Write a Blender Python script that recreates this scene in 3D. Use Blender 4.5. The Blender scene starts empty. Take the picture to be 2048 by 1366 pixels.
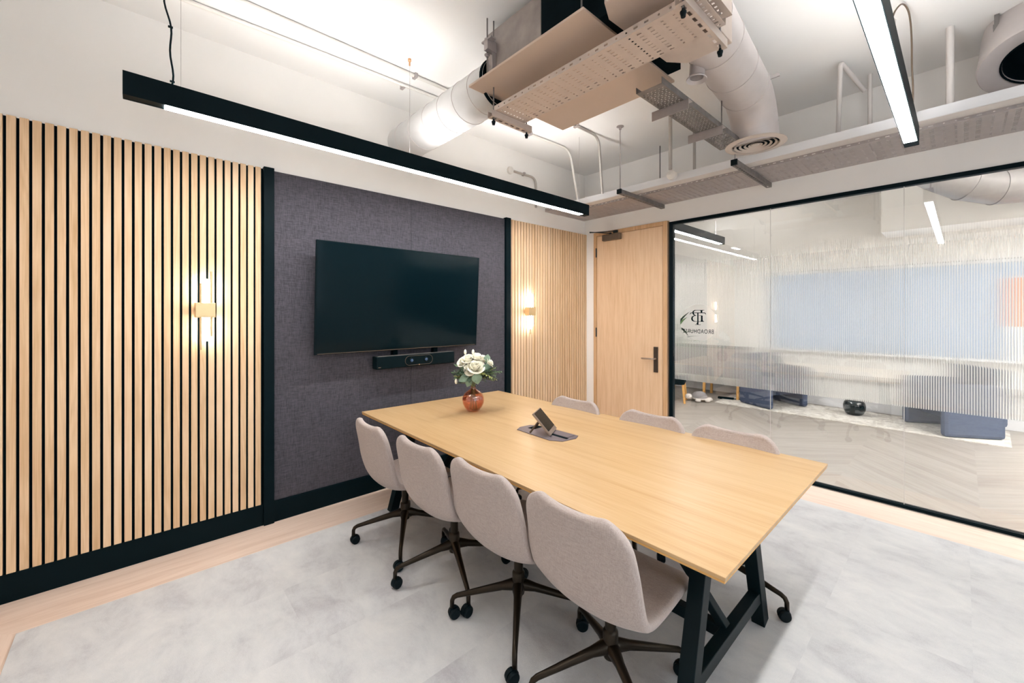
import bpy, math, random
from mathutils import Vector, Matrix
random.seed(7)
SC = bpy.context.scene
COL = SC.collection
PI = math.pi

# ------------------------------------------------------------------ camera, world, exposure
CAM_YAW = math.atan2(901, 821)            # angle between the optical axis and the +X axis
cd = bpy.data.cameras.new('camera')
cam = bpy.data.objects.new('camera', cd)
COL.objects.link(cam)
cam.location = (0, 0, 1.5)
cam.rotation_euler = (PI / 2, 0, CAM_YAW - PI / 2)
cd.sensor_width = 36.0
cd.lens = 821 / 2048 * 36.0
cd.shift_y = -56.5 / 2048
cd.clip_start = 0.03
SC.camera = cam

w = bpy.data.worlds.new('world')
SC.world = w
w.use_nodes = True
w.node_tree.nodes['Background'].inputs[0].default_value = (0.80, 0.90, 1.0, 1)
w.node_tree.nodes['Background'].inputs[1].default_value = 1.35
SC.view_settings.view_transform = 'Standard'
SC.view_settings.look = 'None'
SC.view_settings.exposure = 1.15
SC.view_settings.gamma = 1.0
SC.view_settings.use_curve_mapping = False
STRIP_DOWN = 36.0      # radiance of the pendant diffusers
STRIP_UP = 25.0        # radiance of the uplight side of the pendants
SCONCE = 16.0
LAMP_COL = (1.0, 0.985, 0.97)

# ------------------------------------------------------------------ room numbers (metres)
YA = 3.34      # feature wall
XB = 4.365     # door and glass wall
ZC = 3.31      # slab
XL = -0.82     # left wall
YR = -2.2      # rear wall
XF = 8.27      # window wall of the next room
YF0, YF1 = -3.0, 4.9

# ------------------------------------------------------------------ materials
def srgb(r, g, b):
    f = lambda c: (c / 255 / 12.92) if c / 255 <= 0.04045 else ((c / 255 + 0.055) / 1.055) ** 2.4
    return (f(r), f(g), f(b), 1)

class NT:
    def __init__(s, name):
        s.m = bpy.data.materials.new(name)
        s.m.use_nodes = True
        s.t = s.m.node_tree
        s.t.nodes.clear()
        s.out = s.t.nodes.new('ShaderNodeOutputMaterial')
    def n(s, kind, ins=None, **props):
        nd = s.t.nodes.new(kind)
        for k, v in props.items():
            setattr(nd, k, v)
        for k, v in (ins or {}).items():
            if isinstance(v, bpy.types.NodeSocket):
                s.t.links.new(v, nd.inputs[k])
            else:
                nd.inputs[k].default_value = v
        return nd
    def math(s, op, a, b=None, c=None):
        ins = {0: a}
        if b is not None: ins[1] = b
        if c is not None: ins[2] = c
        return s.n('ShaderNodeMath', ins, operation=op).outputs[0]
    def mixc(s, fac, a, b):
        nd = s.n('ShaderNodeMix', data_type='RGBA')
        for k, v in ((0, fac), (6, a), (7, b)):
            if isinstance(v, bpy.types.NodeSocket): s.t.links.new(v, nd.inputs[k])
            else: nd.inputs[k].default_value = v
        return nd.outputs[2]
    def surf(s, sh):
        s.t.links.new(sh, s.out.inputs[0])
        return s.m
    def obj(s):
        return s.n('ShaderNodeTexCoord').outputs['Object']
    def pos(s):
        return s.n('ShaderNodeNewGeometry').outputs['Position']
    def sep(s, v):
        return s.n('ShaderNodeSeparateXYZ', {0: v}).outputs
    def scale(s, v, sc):
        return s.n('ShaderNodeMapping', {'Vector': v, 'Scale': sc}).outputs[0]
    def noise(s, v, scale, detail=2.0, rough=0.5, dim='3D', dist=0.0):
        return s.n('ShaderNodeTexNoise', {'Vector': v, 'Scale': scale, 'Detail': detail, 'Roughness': rough, 'Distortion': dist}).outputs[0]
    def ramp(s, fac, stops):
        nd = s.n('ShaderNodeValToRGB', {0: fac})
        e = nd.color_ramp.elements
        while len(e) < len(stops): e.new(0.5)
        for el, (p, c) in zip(e, stops):
            el.position = p; el.color = c
        return nd.outputs[0]
    def bsdf(s, **kw):
        ins = {}
        for k, v in kw.items():
            ins[k.replace('_', ' ')] = v
        return s.n('ShaderNodeBsdfPrincipled', ins)
    def bump(s, h, strength=0.2, dist=0.002):
        return s.n('ShaderNodeBump', {'Height': h, 'Strength': strength, 'Distance': dist}).outputs[0]

def simple(name, col, rough=0.5, metal=0.0, spec=0.5, mottle=0.0, mscale=20, bump=0.0, bscale=200):
    t = NT(name)
    c = col
    if mottle:
        f = t.noise(t.pos(), mscale, 3)
        a = tuple(min(1, x * (1 - mottle)) for x in col[:3]) + (1,)
        b = tuple(min(1, x * (1 + mottle)) for x in col[:3]) + (1,)
        c = t.ramp(f, [(0.3, a), (0.7, b)])
    kw = dict(Base_Color=c, Roughness=rough, Metallic=metal)
    b = t.bsdf(**kw)
    b.inputs['Specular IOR Level'].default_value = spec
    if bump:
        t.t.links.new(t.bump(t.noise(t.pos(), bscale, 2), bump, 0.001), b.inputs['Normal'])
    return t.surf(b.outputs[0])

def wood(name, light, mid, dark, axis, grain=3.0, fine=90.0, rough=0.5, pitch=0.0, pitch_axis=0, vary=0.25, spec=0.4, cathedral=0.4):
    """wood with the grain along axis (0,1,2); pitch>0 gives each board of that pitch its own tone"""
    t = NT(name)
    p = t.pos()
    xyz = t.sep(p)
    sc = [1.0, 1.0, 1.0]; sc[axis] = 0.06
    off = p
    rnd = None
    if pitch:
        idx = t.math('FLOOR', t.math('DIVIDE', t.math('ADD', xyz[pitch_axis], 20.0), pitch))
        wn = t.n('ShaderNodeTexWhiteNoise', {'W': idx}, noise_dimensions='1D')
        rnd = wn.outputs['Value']
        off = t.n('ShaderNodeVectorMath', {0: p, 1: t.n('ShaderNodeVectorMath', {0: wn.outputs['Color'], 3: 9.0}, operation='SCALE').outputs[0]}, operation='ADD').outputs[0]
    v = t.scale(off, tuple(sc))
    big = t.noise(v, grain * 3, 3, 0.55, dist=cathedral * 2)
    bands = t.math('FRACT', t.math('MULTIPLY', t.noise(v, grain, 1, 0.4, dist=0.6), 14.0))
    bands = t.math('ABSOLUTE', t.math('SUBTRACT', bands, 0.5))
    fn = t.noise(t.scale(off, tuple(x if i != axis else 0.02 for i, x in enumerate((1, 1, 1)))), fine * 3, 2, 0.6)
    f = t.math('ADD', t.math('MULTIPLY', big, 0.55), t.math('ADD', t.math('MULTIPLY', bands, cathedral * 0.5), t.math('MULTIPLY', fn, 0.35)))
    if rnd is not None:
        f = t.math('ADD', f, t.math('MULTIPLY', t.math('SUBTRACT', rnd, 0.5), vary))
    c = t.ramp(f, [(0.28, dark), (0.52, mid), (0.8, light)])
    b = t.bsdf(Base_Color=c, Roughness=rough)
    b.inputs['Specular IOR Level'].default_value = spec
    t.t.links.new(t.bump(fn, 0.06, 0.001), b.inputs['Normal'])
    return t.surf(b.outputs[0])

M = {}
M['paint'] = simple('warm_white_paint', srgb(246, 243, 239), 0.75, spec=0.25, mottle=0.015, mscale=2.5, bump=0.05, bscale=60)
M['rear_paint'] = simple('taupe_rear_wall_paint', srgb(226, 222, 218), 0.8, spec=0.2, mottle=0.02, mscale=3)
M['ceiling_paint'] = simple('ceiling_paint', srgb(240, 239, 237), 0.8, spec=0.2, mottle=0.012, mscale=2, bump=0.06, bscale=40)
M['white'] = simple('white_gloss', srgb(226, 226, 228), 0.45, spec=0.4)
M['black'] = simple('satin_black', (0.0012, 0.0072, 0.0100, 1), 0.5, spec=0.08, mottle=0.08, mscale=8)
M['black_matte'] = simple('matt_black', (0.0012, 0.0068, 0.0092, 1), 0.8, spec=0.03)
M['black_metal'] = simple('black_metal', (0.0016, 0.0080, 0.0108, 1), 0.42, spec=0.12)
M['rubber'] = simple('black_rubber', (0.0016, 0.0072, 0.0098, 1), 0.5, spec=0.15)
M['slat'] = wood('oak_slat', srgb(240, 212, 180), srgb(228, 195, 157), srgb(206, 168, 126), 2, grain=7, pitch=0.0445, pitch_axis=0, vary=0.20, rough=0.55)
M['door'] = wood('oak_veneer_door', srgb(238, 208, 174), srgb(231, 198, 163), srgb(216, 178, 138), 2, grain=14, fine=140, vary=0, rough=0.5, cathedral=0.1)
M['doorframe'] = wood('oak_door_frame', srgb(228, 192, 152), srgb(216, 177, 136), srgb(194, 152, 108), 2, grain=16, rough=0.5, cathedral=0.1)
M['table'] = wood('table_veneer', srgb(200, 171, 132), srgb(191, 159, 116), srgb(177, 140, 94), 1, grain=5, fine=60, rough=0.36, cathedral=0.25, spec=0.5)
M['table_edge'] = wood('table_edge_veneer', srgb(232, 190, 120), srgb(216, 168, 98), srgb(190, 138, 72), 1, grain=6, rough=0.45)
M['oak_leg'] = wood('oak_leg', srgb(236, 188, 116), srgb(218, 166, 96), srgb(190, 136, 74), 2, grain=10, rough=0.5)
M['shell_wood'] = M['oak_leg']
M['galv'] = simple('galvanised_steel', srgb(178, 171, 170), 0.45, metal=0.5, spec=0.5, mottle=0.05, mscale=25)
M['galv_tan'] = simple('galvanised_tray_steel', srgb(202, 188, 178), 0.5, metal=0.35, mottle=0.03, mscale=18)
M['galv_dark'] = simple('dull_steel', srgb(130, 126, 124), 0.55, metal=0.6, mottle=0.15, mscale=22)
M['unit_side'] = simple('weathered_zinc_casing', srgb(164, 156, 152), 0.6, metal=0.35, mottle=0.18, mscale=9)
M['duct'] = simple('painted_duct', srgb(208, 200, 198), 0.34, metal=0.15, spec=0.5, mottle=0.02)
M['duct_far'] = simple('plain_galvanised_duct', srgb(150, 145, 143), 0.4, metal=0.3, mottle=0.05)
M['duct_white'] = simple('white_painted_duct', srgb(208, 207, 206), 0.36, spec=0.5, mottle=0.02)
M['diffuser_cream'] = simple('cream_diffuser', srgb(202, 190, 180), 0.5)
M['board'] = simple('beige_panel', srgb(206, 186, 170), 0.6, spec=0.3, mottle=0.02, mscale=3)
M['trunk'] = simple('grey_trunking', srgb(214, 208, 204), 0.5, spec=0.4)
M['conduit'] = simple('steel_conduit', srgb(186, 180, 174), 0.4, metal=0.5)
M['conduit_white'] = simple('white_conduit', srgb(226, 222, 216), 0.45)
M['insul'] = simple('black_insulation', (0.0026, 0.0080, 0.0110, 1), 0.85, spec=0.08, mottle=0.2, mscale=6)
M['brass'] = simple('brushed_brass', srgb(224, 196, 150), 0.4, metal=0.6)
M['bronze'] = simple('dark_bronze', srgb(48, 41, 33), 0.33, metal=0.8)
M['nickel'] = simple('satin_nickel', srgb(196, 182, 172), 0.3, metal=0.9)
M['taupe_metal'] = simple('taupe_metal', srgb(110, 95, 82), 0.45, metal=0.5)
M['dark_plate'] = simple('dark_bronze_plate', srgb(78, 68, 60), 0.4, metal=0.5)
M['hinge'] = simple('black_hinge', (0.006, 0.014, 0.017, 1), 0.4)
M['plastic'] = simple('black_plastic', (0.0014, 0.0075, 0.0102, 1), 0.4, spec=0.10)
M['module'] = simple('grey_anodised', srgb(112, 104, 112), 0.45, metal=0.5)
M['tablet_back'] = simple('tablet_metal', srgb(150, 135, 125), 0.4, metal=0.6)
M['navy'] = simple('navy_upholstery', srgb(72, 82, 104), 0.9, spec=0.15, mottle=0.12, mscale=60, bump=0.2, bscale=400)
M['navy_shaded'] = simple('shaded_navy_upholstery', srgb(52, 62, 80), 0.9, spec=0.15)  # navy darkened to paint in the shadow at the armchair base
M['plush_grey'] = simple('grey_plush', srgb(150, 145, 146), 1.0, spec=0.05, bump=0.5, bscale=150)
M['plush_white'] = simple('white_plush', srgb(222, 214, 208), 1.0, spec=0.05, bump=0.5, bscale=150)
M['leaf_green'] = simple('leaf_green', srgb(74, 104, 58), 0.5, mottle=0.25, mscale=30)
M['leaf_grey'] = simple('eucalyptus_green', srgb(122, 146, 124), 0.5, mottle=0.15, mscale=30)
M['leaf_dark'] = simple('dark_leaf_green', srgb(48, 74, 52), 0.5, mottle=0.25, mscale=40)
M['leaf_lime'] = simple('lime_green', srgb(150, 158, 84), 0.5, mottle=0.2, mscale=40)
M['stem'] = simple('stem_green', srgb(130, 132, 66), 0.5)
M['petal'] = simple('cream_petal', srgb(247, 243, 226), 0.6, spec=0.2)
M['orange_art'] = simple('orange_print', srgb(236, 150, 104), 0.8)
M['terracotta'] = simple('clay_pot', srgb(206, 198, 188), 0.7)
M['copper_dot'] = simple('copper', srgb(206, 160, 120), 0.4, metal=0.5)

def mat_tv():
    t = NT('television_screen')
    b = t.bsdf(Base_Color=(0.0018, 0.0075, 0.0105, 1), Roughness=0.10)
    b.inputs['Specular IOR Level'].default_value = 0.12
    return t.surf(b.outputs[0])
M['screen'] = mat_tv()

def mat_weave(name, a, b_, sx, sz, rough=0.9, bump=0.3, axes=(0, 2), use_obj=False, cloud=0.0):
    t = NT(name)
    p = t.obj() if use_obj else t.pos()
    vs = [30.0, 30.0, 30.0]
    v1 = [1.0, 1.0, 1.0]; v1[axes[1]] = 0.06
    v2 = [1.0, 1.0, 1.0]; v2[axes[0]] = 0.06
    n1 = t.noise(t.scale(p, tuple(v1)), sx, 2, 0.7)
    n2 = t.noise(t.scale(p, tuple(v2)), sz, 2, 0.7)
    f = t.math('MULTIPLY', t.math('ADD', n1, n2), 0.5)
    if cloud:
        f = t.math('ADD', f, t.math('MULTIPLY', t.math('SUBTRACT', t.noise(p, 3.0, 2), 0.5), cloud))
    c = t.ramp(f, [(0.36, a), (0.64, b_)])
    b = t.bsdf(Base_Color=c, Roughness=rough)
    b.inputs['Specular IOR Level'].default_value = 0.12
    b.inputs['Sheen Weight'].default_value = 0.15
    t.t.links.new(t.bump(f, bump, 0.002), b.inputs['Normal'])
    return t.surf(b.outputs[0])
M['wall_fabric'] = mat_weave('charcoal_wall_fabric', srgb(52, 53, 58), srgb(92, 88, 96), 380, 380)
M['chair_fabric'] = mat_weave('oatmeal_chair_fabric', srgb(160, 147, 141), srgb(186, 174, 168), 420, 420, use_obj=True, axes=(1, 2))

def mat_carpet():
    t = NT('mottled_grey_carpet')
    p = t.pos()
    xyz = t.sep(p)
    # carpet tiles: each 0.5 x 1.0 tile shifts the cloudy pattern
    ix = t.math('FLOOR', t.math('DIVIDE', t.math('ADD', xyz[0], 10.42), 1.0))
    iy = t.math('FLOOR', t.math('DIVIDE', t.math('ADD', xyz[1], 10.03), 0.5))
    wn = t.n('ShaderNodeTexWhiteNoise', {'Vector': t.n('ShaderNodeCombineXYZ', {0: ix, 1: iy}).outputs[0]}, noise_dimensions='2D')
    off = t.n('ShaderNodeVectorMath', {0: wn.outputs['Color'], 3: 6.0}, operation='SCALE').outputs[0]
    q = t.n('ShaderNodeVectorMath', {0: p, 1: off}, operation='ADD').outputs[0]
    cl = t.noise(t.scale(q, (1.6, 1.0, 1.0)), 3.2, 6, 0.68, dist=0.3)
    fz = t.noise(p, 380, 2, 0.8)
    f = t.math('ADD', t.math('MULTIPLY', cl, 0.85), t.math('MULTIPLY', fz, 0.3))
    f = t.math('ADD', f, t.math('MULTIPLY', t.math('SUBTRACT', wn.outputs['Value'], 0.5), 0.05))
    c = t.ramp(f, [(0.36, srgb(176, 174, 178)), (0.56, srgb(202, 202, 203)), (0.74, srgb(214, 213, 212))])
    b = t.bsdf(Base_Color=c, Roughness=0.98)
    b.inputs['Specular IOR Level'].default_value = 0.05
    t.t.links.new(t.bump(fz, 0.5, 0.003), b.inputs['Normal'])
    return t.surf(b.outputs[0])
M['carpet'] = mat_carpet()

def mat_rug():
    t = NT('distressed_pale_rug')
    p = t.pos()
    n = t.noise(p, 9, 5, 0.75, dist=0.8)
    c = t.ramp(n, [(0.42, srgb(190, 184, 176)), (0.55, srgb(218, 213, 204)), (0.7, srgb(228, 225, 218))])
    b = t.bsdf(Base_Color=c, Roughness=1.0)
    return t.surf(b.outputs[0])
M['rug'] = mat_rug()

def mat_chevron():
    t = NT('chevron_oak_floor')
    p = t.pos()
    x, y, z = t.sep(p)
    W = 0.85
    yy = t.math('DIVIDE', t.math('ADD', y, 0.09 + 10 * W), W)
    colid = t.math('FLOOR', yy)
    fr = t.math('FRACT', yy)
    par = t.math('MODULO', colid, 2.0)
    # direction of the planks flips in every other column
    sgn = t.math('SUBTRACT', t.math('MULTIPLY', par, 2.0), 1.0)
    c = t.math('ADD', x, t.math('MULTIPLY', sgn, t.math('MULTIPLY', fr, W)))
    c = t.math('ADD', c, t.math('MULTIPLY', t.math('SUBTRACT', 1.0, par), W))
    along = t.math('SUBTRACT', x, t.math('MULTIPLY', sgn, t.math('MULTIPLY', fr, W)))
    pw = 0.14
    cc = t.math('DIVIDE', t.math('ADD', c, 20.0), pw)
    pid = t.math('FLOOR', cc)
    pf = t.math('FRACT', cc)
    wn = t.n('ShaderNodeTexWhiteNoise', {'Vector': t.n('ShaderNodeCombineXYZ', {0: pid, 1: colid}).outputs[0]}, noise_dimensions='2D')
    v = t.n('ShaderNodeCombineXYZ', {0: t.math('MULTIPLY', c, 1.0), 1: t.math('MULTIPLY', along, 0.07), 2: t.math('MULTIPLY', wn.outputs['Value'], 9.0)}).outputs[0]
    g = t.noise(v, 16, 3, 0.6, dist=0.4)
    f = t.math('ADD', t.math('MULTIPLY', g, 0.8), t.math('MULTIPLY', wn.outputs['Value'], 0.22))
    col = t.ramp(f, [(0.32, srgb(142, 133, 124)), (0.55, srgb(155, 148, 139)), (0.8, srgb(163, 157, 150))])
    e = t.math('LESS_THAN', pf, 0.025)
    col = t.mixc(t.math('MULTIPLY', e, 0.5), col, srgb(176, 152, 134))
    b = t.bsdf(Base_Color=col, Roughness=0.42)
    b.inputs['Specular IOR Level'].default_value = 0.4
    return t.surf(b.outputs[0])
M['chevron'] = mat_chevron()
M['floor_x'] = wood('oak_border_lengthwise', srgb(234, 216, 200), srgb(224, 202, 186), srgb(208, 182, 164), 0, grain=7, pitch=0.19, pitch_axis=1, vary=0.12, rough=0.42)
M['floor_y'] = wood('oak_border_crosswise', srgb(234, 216, 200), srgb(224, 202, 186), srgb(208, 182, 164), 1, grain=7, pitch=0.19, pitch_axis=0, vary=0.12, rough=0.42)

def mat_emit(name, col, s):
    t = NT(name)
    e = t.n('ShaderNodeEmission', {'Color': tuple(col) + (1,), 'Strength': s})
    return t.surf(e.outputs[0])
M['led_down'] = mat_emit('led_diffuser', LAMP_COL, STRIP_DOWN)
M['led_up'] = mat_emit('led_uplight_diffuser', LAMP_COL, STRIP_UP)
M['led_down_far'] = mat_emit('led_diffuser_next_room', LAMP_COL, STRIP_DOWN * 2.1)
M['led_up_far'] = mat_emit('led_uplight_next_room', LAMP_COL, STRIP_UP * 6.0)
M['tube'] = mat_emit('glowing_tube', (1.0, 0.97, 0.95), SCONCE)

def schlick(t, f0):
    g = t.n('ShaderNodeNewGeometry')
    dp = t.n('ShaderNodeVectorMath', {0: g.outputs['Normal'], 1: g.outputs['Incoming']}, operation='DOT_PRODUCT').outputs['Value']
    a = t.math('ABSOLUTE', dp)
    k = t.math('POWER', t.math('SUBTRACT', 1.0, a), 5.0)
    return t.math('ADD', f0, t.math('MULTIPLY', k, 1 - f0))

def mat_pane(name, tint, f0):
    t = NT(name)
    tr = t.n('ShaderNodeBsdfTransparent', {'Color': tint})
    gl = t.n('ShaderNodeBsdfGlossy', {'Color': (1, 1, 1, 1), 'Roughness': 0.0})
    mx = t.n('ShaderNodeMixShader', {0: schlick(t, f0), 1: tr.outputs[0], 2: gl.outputs[0]})
    return t.surf(mx.outputs[0])
M['pane'] = mat_pane('partition_glass', (0.985, 0.99, 0.985, 1), 0.06)
M['pane_edge'] = simple('glass_edge_seal', srgb(206, 202, 198), 0.5)

LOGO_Y, LOGO_Z, LOGO_R = 1.884, 1.40, 0.195
def film_mask(t):
    """1 where the reeded film is, 0 in the round logo window and where it fades out at the top"""
    x, y, z = t.sep(t.pos())
    dy = t.math('SUBTRACT', y, LOGO_Y); dz = t.math('SUBTRACT', z, LOGO_Z)
    r = t.math('SQRT', t.math('ADD', t.math('MULTIPLY', dy, dy), t.math('MULTIPLY', dz, dz)))
    circ = t.math('GREATER_THAN', r, LOGO_R)
    fade = t.n('ShaderNodeMapRange', {'Value': z, 'From Min': 2.16, 'From Max': 1.84, 'To Min': 0.0, 'To Max': 1.0}).outputs[0]
    return t.math('MULTIPLY', circ, fade)
def mat_film(front):
    t = NT('reeded_film_' + ('ribs' if front else 'back'))
    mask = film_mask(t)
    tr = t.n('ShaderNodeBsdfTransparent', {'Color': (1, 1, 1, 1)})
    rf = t.n('ShaderNodeBsdfRefraction', {'Color': (0.93, 0.935, 0.935, 1), 'Roughness': 0.03, 'IOR': 1.3})
    sh = rf.outputs[0]
    if front:
        x, y, z = t.sep(t.pos())
        ph = t.math('FRACT', t.math('DIVIDE', t.math('ADD', y, 10.0), RIB))
        tri = t.math('ABSOLUTE', t.math('SUBTRACT', ph, 0.5))          # 0 at the centre of a rib, .5 in the valley
        st = t.n('ShaderNodeMapRange', {'Value': tri, 'From Min': 0.16, 'From Max': 0.30, 'To Min': 0.10, 'To Max': 0.72}).outputs[0]
        df = t.n('ShaderNodeBsdfDiffuse', {'Color': srgb(236, 234, 230), 'Roughness': 0.4})
        tl = t.n('ShaderNodeBsdfTranslucent', {'Color': srgb(236, 234, 230)})
        wh = t.n('ShaderNodeMixShader', {0: 0.5, 1: df.outputs[0], 2: tl.outputs[0]})
        sh = t.n('ShaderNodeMixShader', {0: st, 1: sh, 2: wh.outputs[0]}).outputs[0]
    mx = t.n('ShaderNodeMixShader', {0: mask, 1: tr.outputs[0], 2: sh})
    return t.surf(mx.outputs[0])
RIB = 0.0134
M['film_front'] = mat_film(True)
M['film_back'] = mat_film(False)

def mat_blind():
    t = NT('blind_slat')
    d = t.n('ShaderNodeBsdfDiffuse', {'Color': srgb(224, 229, 234)})
    l = t.n('ShaderNodeBsdfTranslucent', {'Color': srgb(190, 206, 224)})
    mx = t.n('ShaderNodeMixShader', {0: 0.5, 1: d.outputs[0], 2: l.outputs[0]})
    return t.surf(mx.outputs[0])
M['blind'] = mat_blind()

def mat_vase():
    t = NT('amber_pink_glass')
    tr = t.n('ShaderNodeBsdfTransparent', {'Color': (0.92, 0.73, 0.65, 1)})
    gl = t.n('ShaderNodeBsdfGlossy', {'Color': (1, 1, 1, 1), 'Roughness': 0.02})
    mx = t.n('ShaderNodeMixShader', {0: schlick(t, 0.09), 1: tr.outputs[0], 2: gl.outputs[0]})
    return t.surf(mx.outputs[0])
M['vase'] = mat_vase()
def mat_water():
    t = NT('vase_water')
    tr = t.n('ShaderNodeBsdfTransparent', {'Color': (0.95, 0.74, 0.60, 1)})
    gl = t.n('ShaderNodeBsdfGlossy', {'Color': (1, 0.8, 0.7, 1), 'Roughness': 0.03})
    mx = t.n('ShaderNodeMixShader', {0: schlick(t, 0.10), 1: tr.outputs[0], 2: gl.outputs[0]})
    return t.surf(mx.outputs[0])
M['water'] = mat_water()

# ------------------------------------------------------------------ mesh helpers
class MB:
    def __init__(s):
        s.v = []; s.f = []; s.m = []; s.cur = 0
    def add(s, vs, fs):
        o = len(s.v)
        s.v += [tuple(p) for p in vs]
        s.f += [tuple(i + o for i in f) for f in fs]
        s.m += [s.cur] * len(fs)
        return s
    def box(s, x0, x1, y0, y1, z0, z1):
        if x0 > x1: x0, x1 = x1, x0
        if y0 > y1: y0, y1 = y1, y0
        if z0 > z1: z0, z1 = z1, z0
        v = [(x0,y0,z0),(x1,y0,z0),(x1,y1,z0),(x0,y1,z0),(x0,y0,z1),(x1,y0,z1),(x1,y1,z1),(x0,y1,z1)]
        return s.add(v, [(0,3,2,1),(4,5,6,7),(0,1,5,4),(1,2,6,5),(2,3,7,6),(3,0,4,7)])
    def obox(s, mat, hx, hy, hz):
        v = [mat @ Vector(p) for p in [(-hx,-hy,-hz),(hx,-hy,-hz),(hx,hy,-hz),(-hx,hy,-hz),(-hx,-hy,hz),(hx,-hy,hz),(hx,hy,hz),(-hx,hy,hz)]]
        return s.add(v, [(0,3,2,1),(4,5,6,7),(0,1,5,4),(1,2,6,5),(2,3,7,6),(3,0,4,7)])
    def beam(s, a, b, w, h, up=(0, 0, 1)):
        """rectangular bar from a to b, w across and h along 'up'"""
        a = Vector(a); b = Vector(b); d = (b - a); L = d.length; d.normalize()
        u = Vector(up); r = d.cross(u)
        if r.length < 1e-5: r = d.cross(Vector((1, 0, 0)))
        r.normalize(); u = r.cross(d).normalized()
        m = Matrix((( d.x, r.x, u.x, (a.x+b.x)/2), (d.y, r.y, u.y, (a.y+b.y)/2), (d.z, r.z, u.z, (a.z+b.z)/2), (0,0,0,1)))
        return s.obox(m, L/2, w/2, h/2)
    def tube(s, pts, r, n=16, cap=True, sq=1.0):
        pts = [Vector(p) for p in pts]
        rs = r if isinstance(r, (list, tuple)) else [r] * len(pts)
        vs = []; fs = []
        prev = None
        for i, p in enumerate(pts):
            if i == 0: d = pts[1] - p
            elif i == len(pts) - 1: d = p - pts[i-1]
            else: d = (pts[i+1] - p).normalized() + (p - pts[i-1]).normalized()
            d.normalize()
            if prev is None:
                u = Vector((0, 0, 1)) if abs(d.z) < 0.9 else Vector((1, 0, 0))
                a = d.cross(u).normalized()
            else:
                a = prev - d * prev.dot(d)
                a.normalize()
            prev = a
            b = d.cross(a)
            for k in range(n):
                t = 2 * PI * k / n
                vs.append(p + (a * math.cos(t) + b * math.sin(t) * sq) * rs[i])
        for i in range(len(pts) - 1):
            for k in range(n):
                k2 = (k + 1) % n
                fs.append((i*n+k, i*n+k2, (i+1)*n+k2, (i+1)*n+k))
        if cap:
            fs.append(tuple(reversed(range(n))))
            fs.append(tuple(range((len(pts)-1)*n, len(pts)*n)))
        return s.add(vs, fs)
    def lathe(s, prof, c=(0, 0, 0), n=32, axis=(0, 0, 1), cap=False):
        """prof: list of (radius, height) along axis from c"""
        ax = Vector(axis).normalized()
        a = ax.cross(Vector((1, 0, 0)) if abs(ax.x) < 0.9 else Vector((0, 1, 0))).normalized()
        b = ax.cross(a)
        c = Vector(c)
        vs = []; fs = []
        for r, h in prof:
            for k in range(n):
                t = 2 * PI * k / n
                vs.append(c + ax * h + (a * math.cos(t) + b * math.sin(t)) * max(r, 1e-5))
        for i in range(len(prof) - 1):
            for k in range(n):
                k2 = (k + 1) % n
                fs.append((i*n+k, i*n+k2, (i+1)*n+k2, (i+1)*n+k))
        if cap:
            fs.append(tuple(reversed(range(n)))); fs.append(tuple(range((len(prof)-1)*n, len(prof)*n)))
        return s.add(vs, fs)
    def prism(s, poly, axis, a, b):
        """extrude polygon (list of 2D) along axis 0/1/2 from a to b"""
        n = len(poly)
        def mk(p, h):
            if axis == 0: return (h, p[0], p[1])
            if axis == 1: return (p[0], h, p[1])
            return (p[0], p[1], h)
        vs = [mk(p, a) for p in poly] + [mk(p, b) for p in poly]
        fs = [tuple(range(n)), tuple(reversed(range(n, 2*n)))]
        for i in range(n):
            j = (i + 1) % n
            fs.append((i, i+n, j+n, j))
        return s.add(vs, fs)

def obj(name, mb, mat, parent=None, label=None, cat=None, group=None, kind=None, smooth=False, bevel=0.0, subsurf=0, solid=0.0, soff=-1.0, local=False, fixn=True):
    me = bpy.data.meshes.new(name)
    off = Vector((0, 0, 0))
    if parent is not None and not local:
        q = parent
        while q is not None:
            off += q.location; q = q.parent
    vs = [tuple(Vector(v) - off) for v in mb.v] if off.length else mb.v
    me.from_pydata(vs, [], mb.f)
    mats = mat if isinstance(mat, (list, tuple)) else [mat]
    for m in mats: me.materials.append(M[m] if isinstance(m, str) else m)
    if len(mats) > 1: me.polygons.foreach_set('material_index', mb.m)
    if fixn:
        import bmesh
        bm = bmesh.new(); bm.from_mesh(me)
        bmesh.ops.recalc_face_normals(bm, faces=bm.faces)
        bm.to_mesh(me); bm.free()
    if smooth is True:
        me.polygons.foreach_set('use_smooth', [True] * len(me.polygons))
    elif smooth:
        me.polygons.foreach_set('use_smooth', [True] * len(me.polygons))
        me.set_sharp_from_angle(angle=math.radians(smooth))
    me.update()
    o = bpy.data.objects.new(name, me)
    COL.objects.link(o)
    if parent is not None: o.parent = parent
    if solid:
        md = o.modifiers.new('solid', 'SOLIDIFY'); md.thickness = solid; md.offset = soff
    if bevel:
        md = o.modifiers.new('bevel', 'BEVEL'); md.width = bevel; md.segments = 2; md.limit_method = 'ANGLE'; md.angle_limit = math.radians(40)
    if subsurf:
        md = o.modifiers.new('sub', 'SUBSURF'); md.levels = subsurf; md.render_levels = subsurf
    setp(o, label, cat, group, kind)
    return o

def setp(o, label=None, cat=None, group=None, kind=None):
    if label: o['label'] = label
    if cat: o['category'] = cat
    if group: o['group'] = group
    if kind: o['kind'] = kind
    return o

def empty(name, loc=(0, 0, 0), label=None, cat=None, group=None, kind=None, rz=0, parent=None):
    o = bpy.data.objects.new(name, None)
    o.empty_display_size = 0.1
    COL.objects.link(o)
    o.location = loc
    o.rotation_euler = (0, 0, rz)
    if parent is not None:
        o.parent = parent
    return setp(o, label, cat, group, kind)

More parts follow.
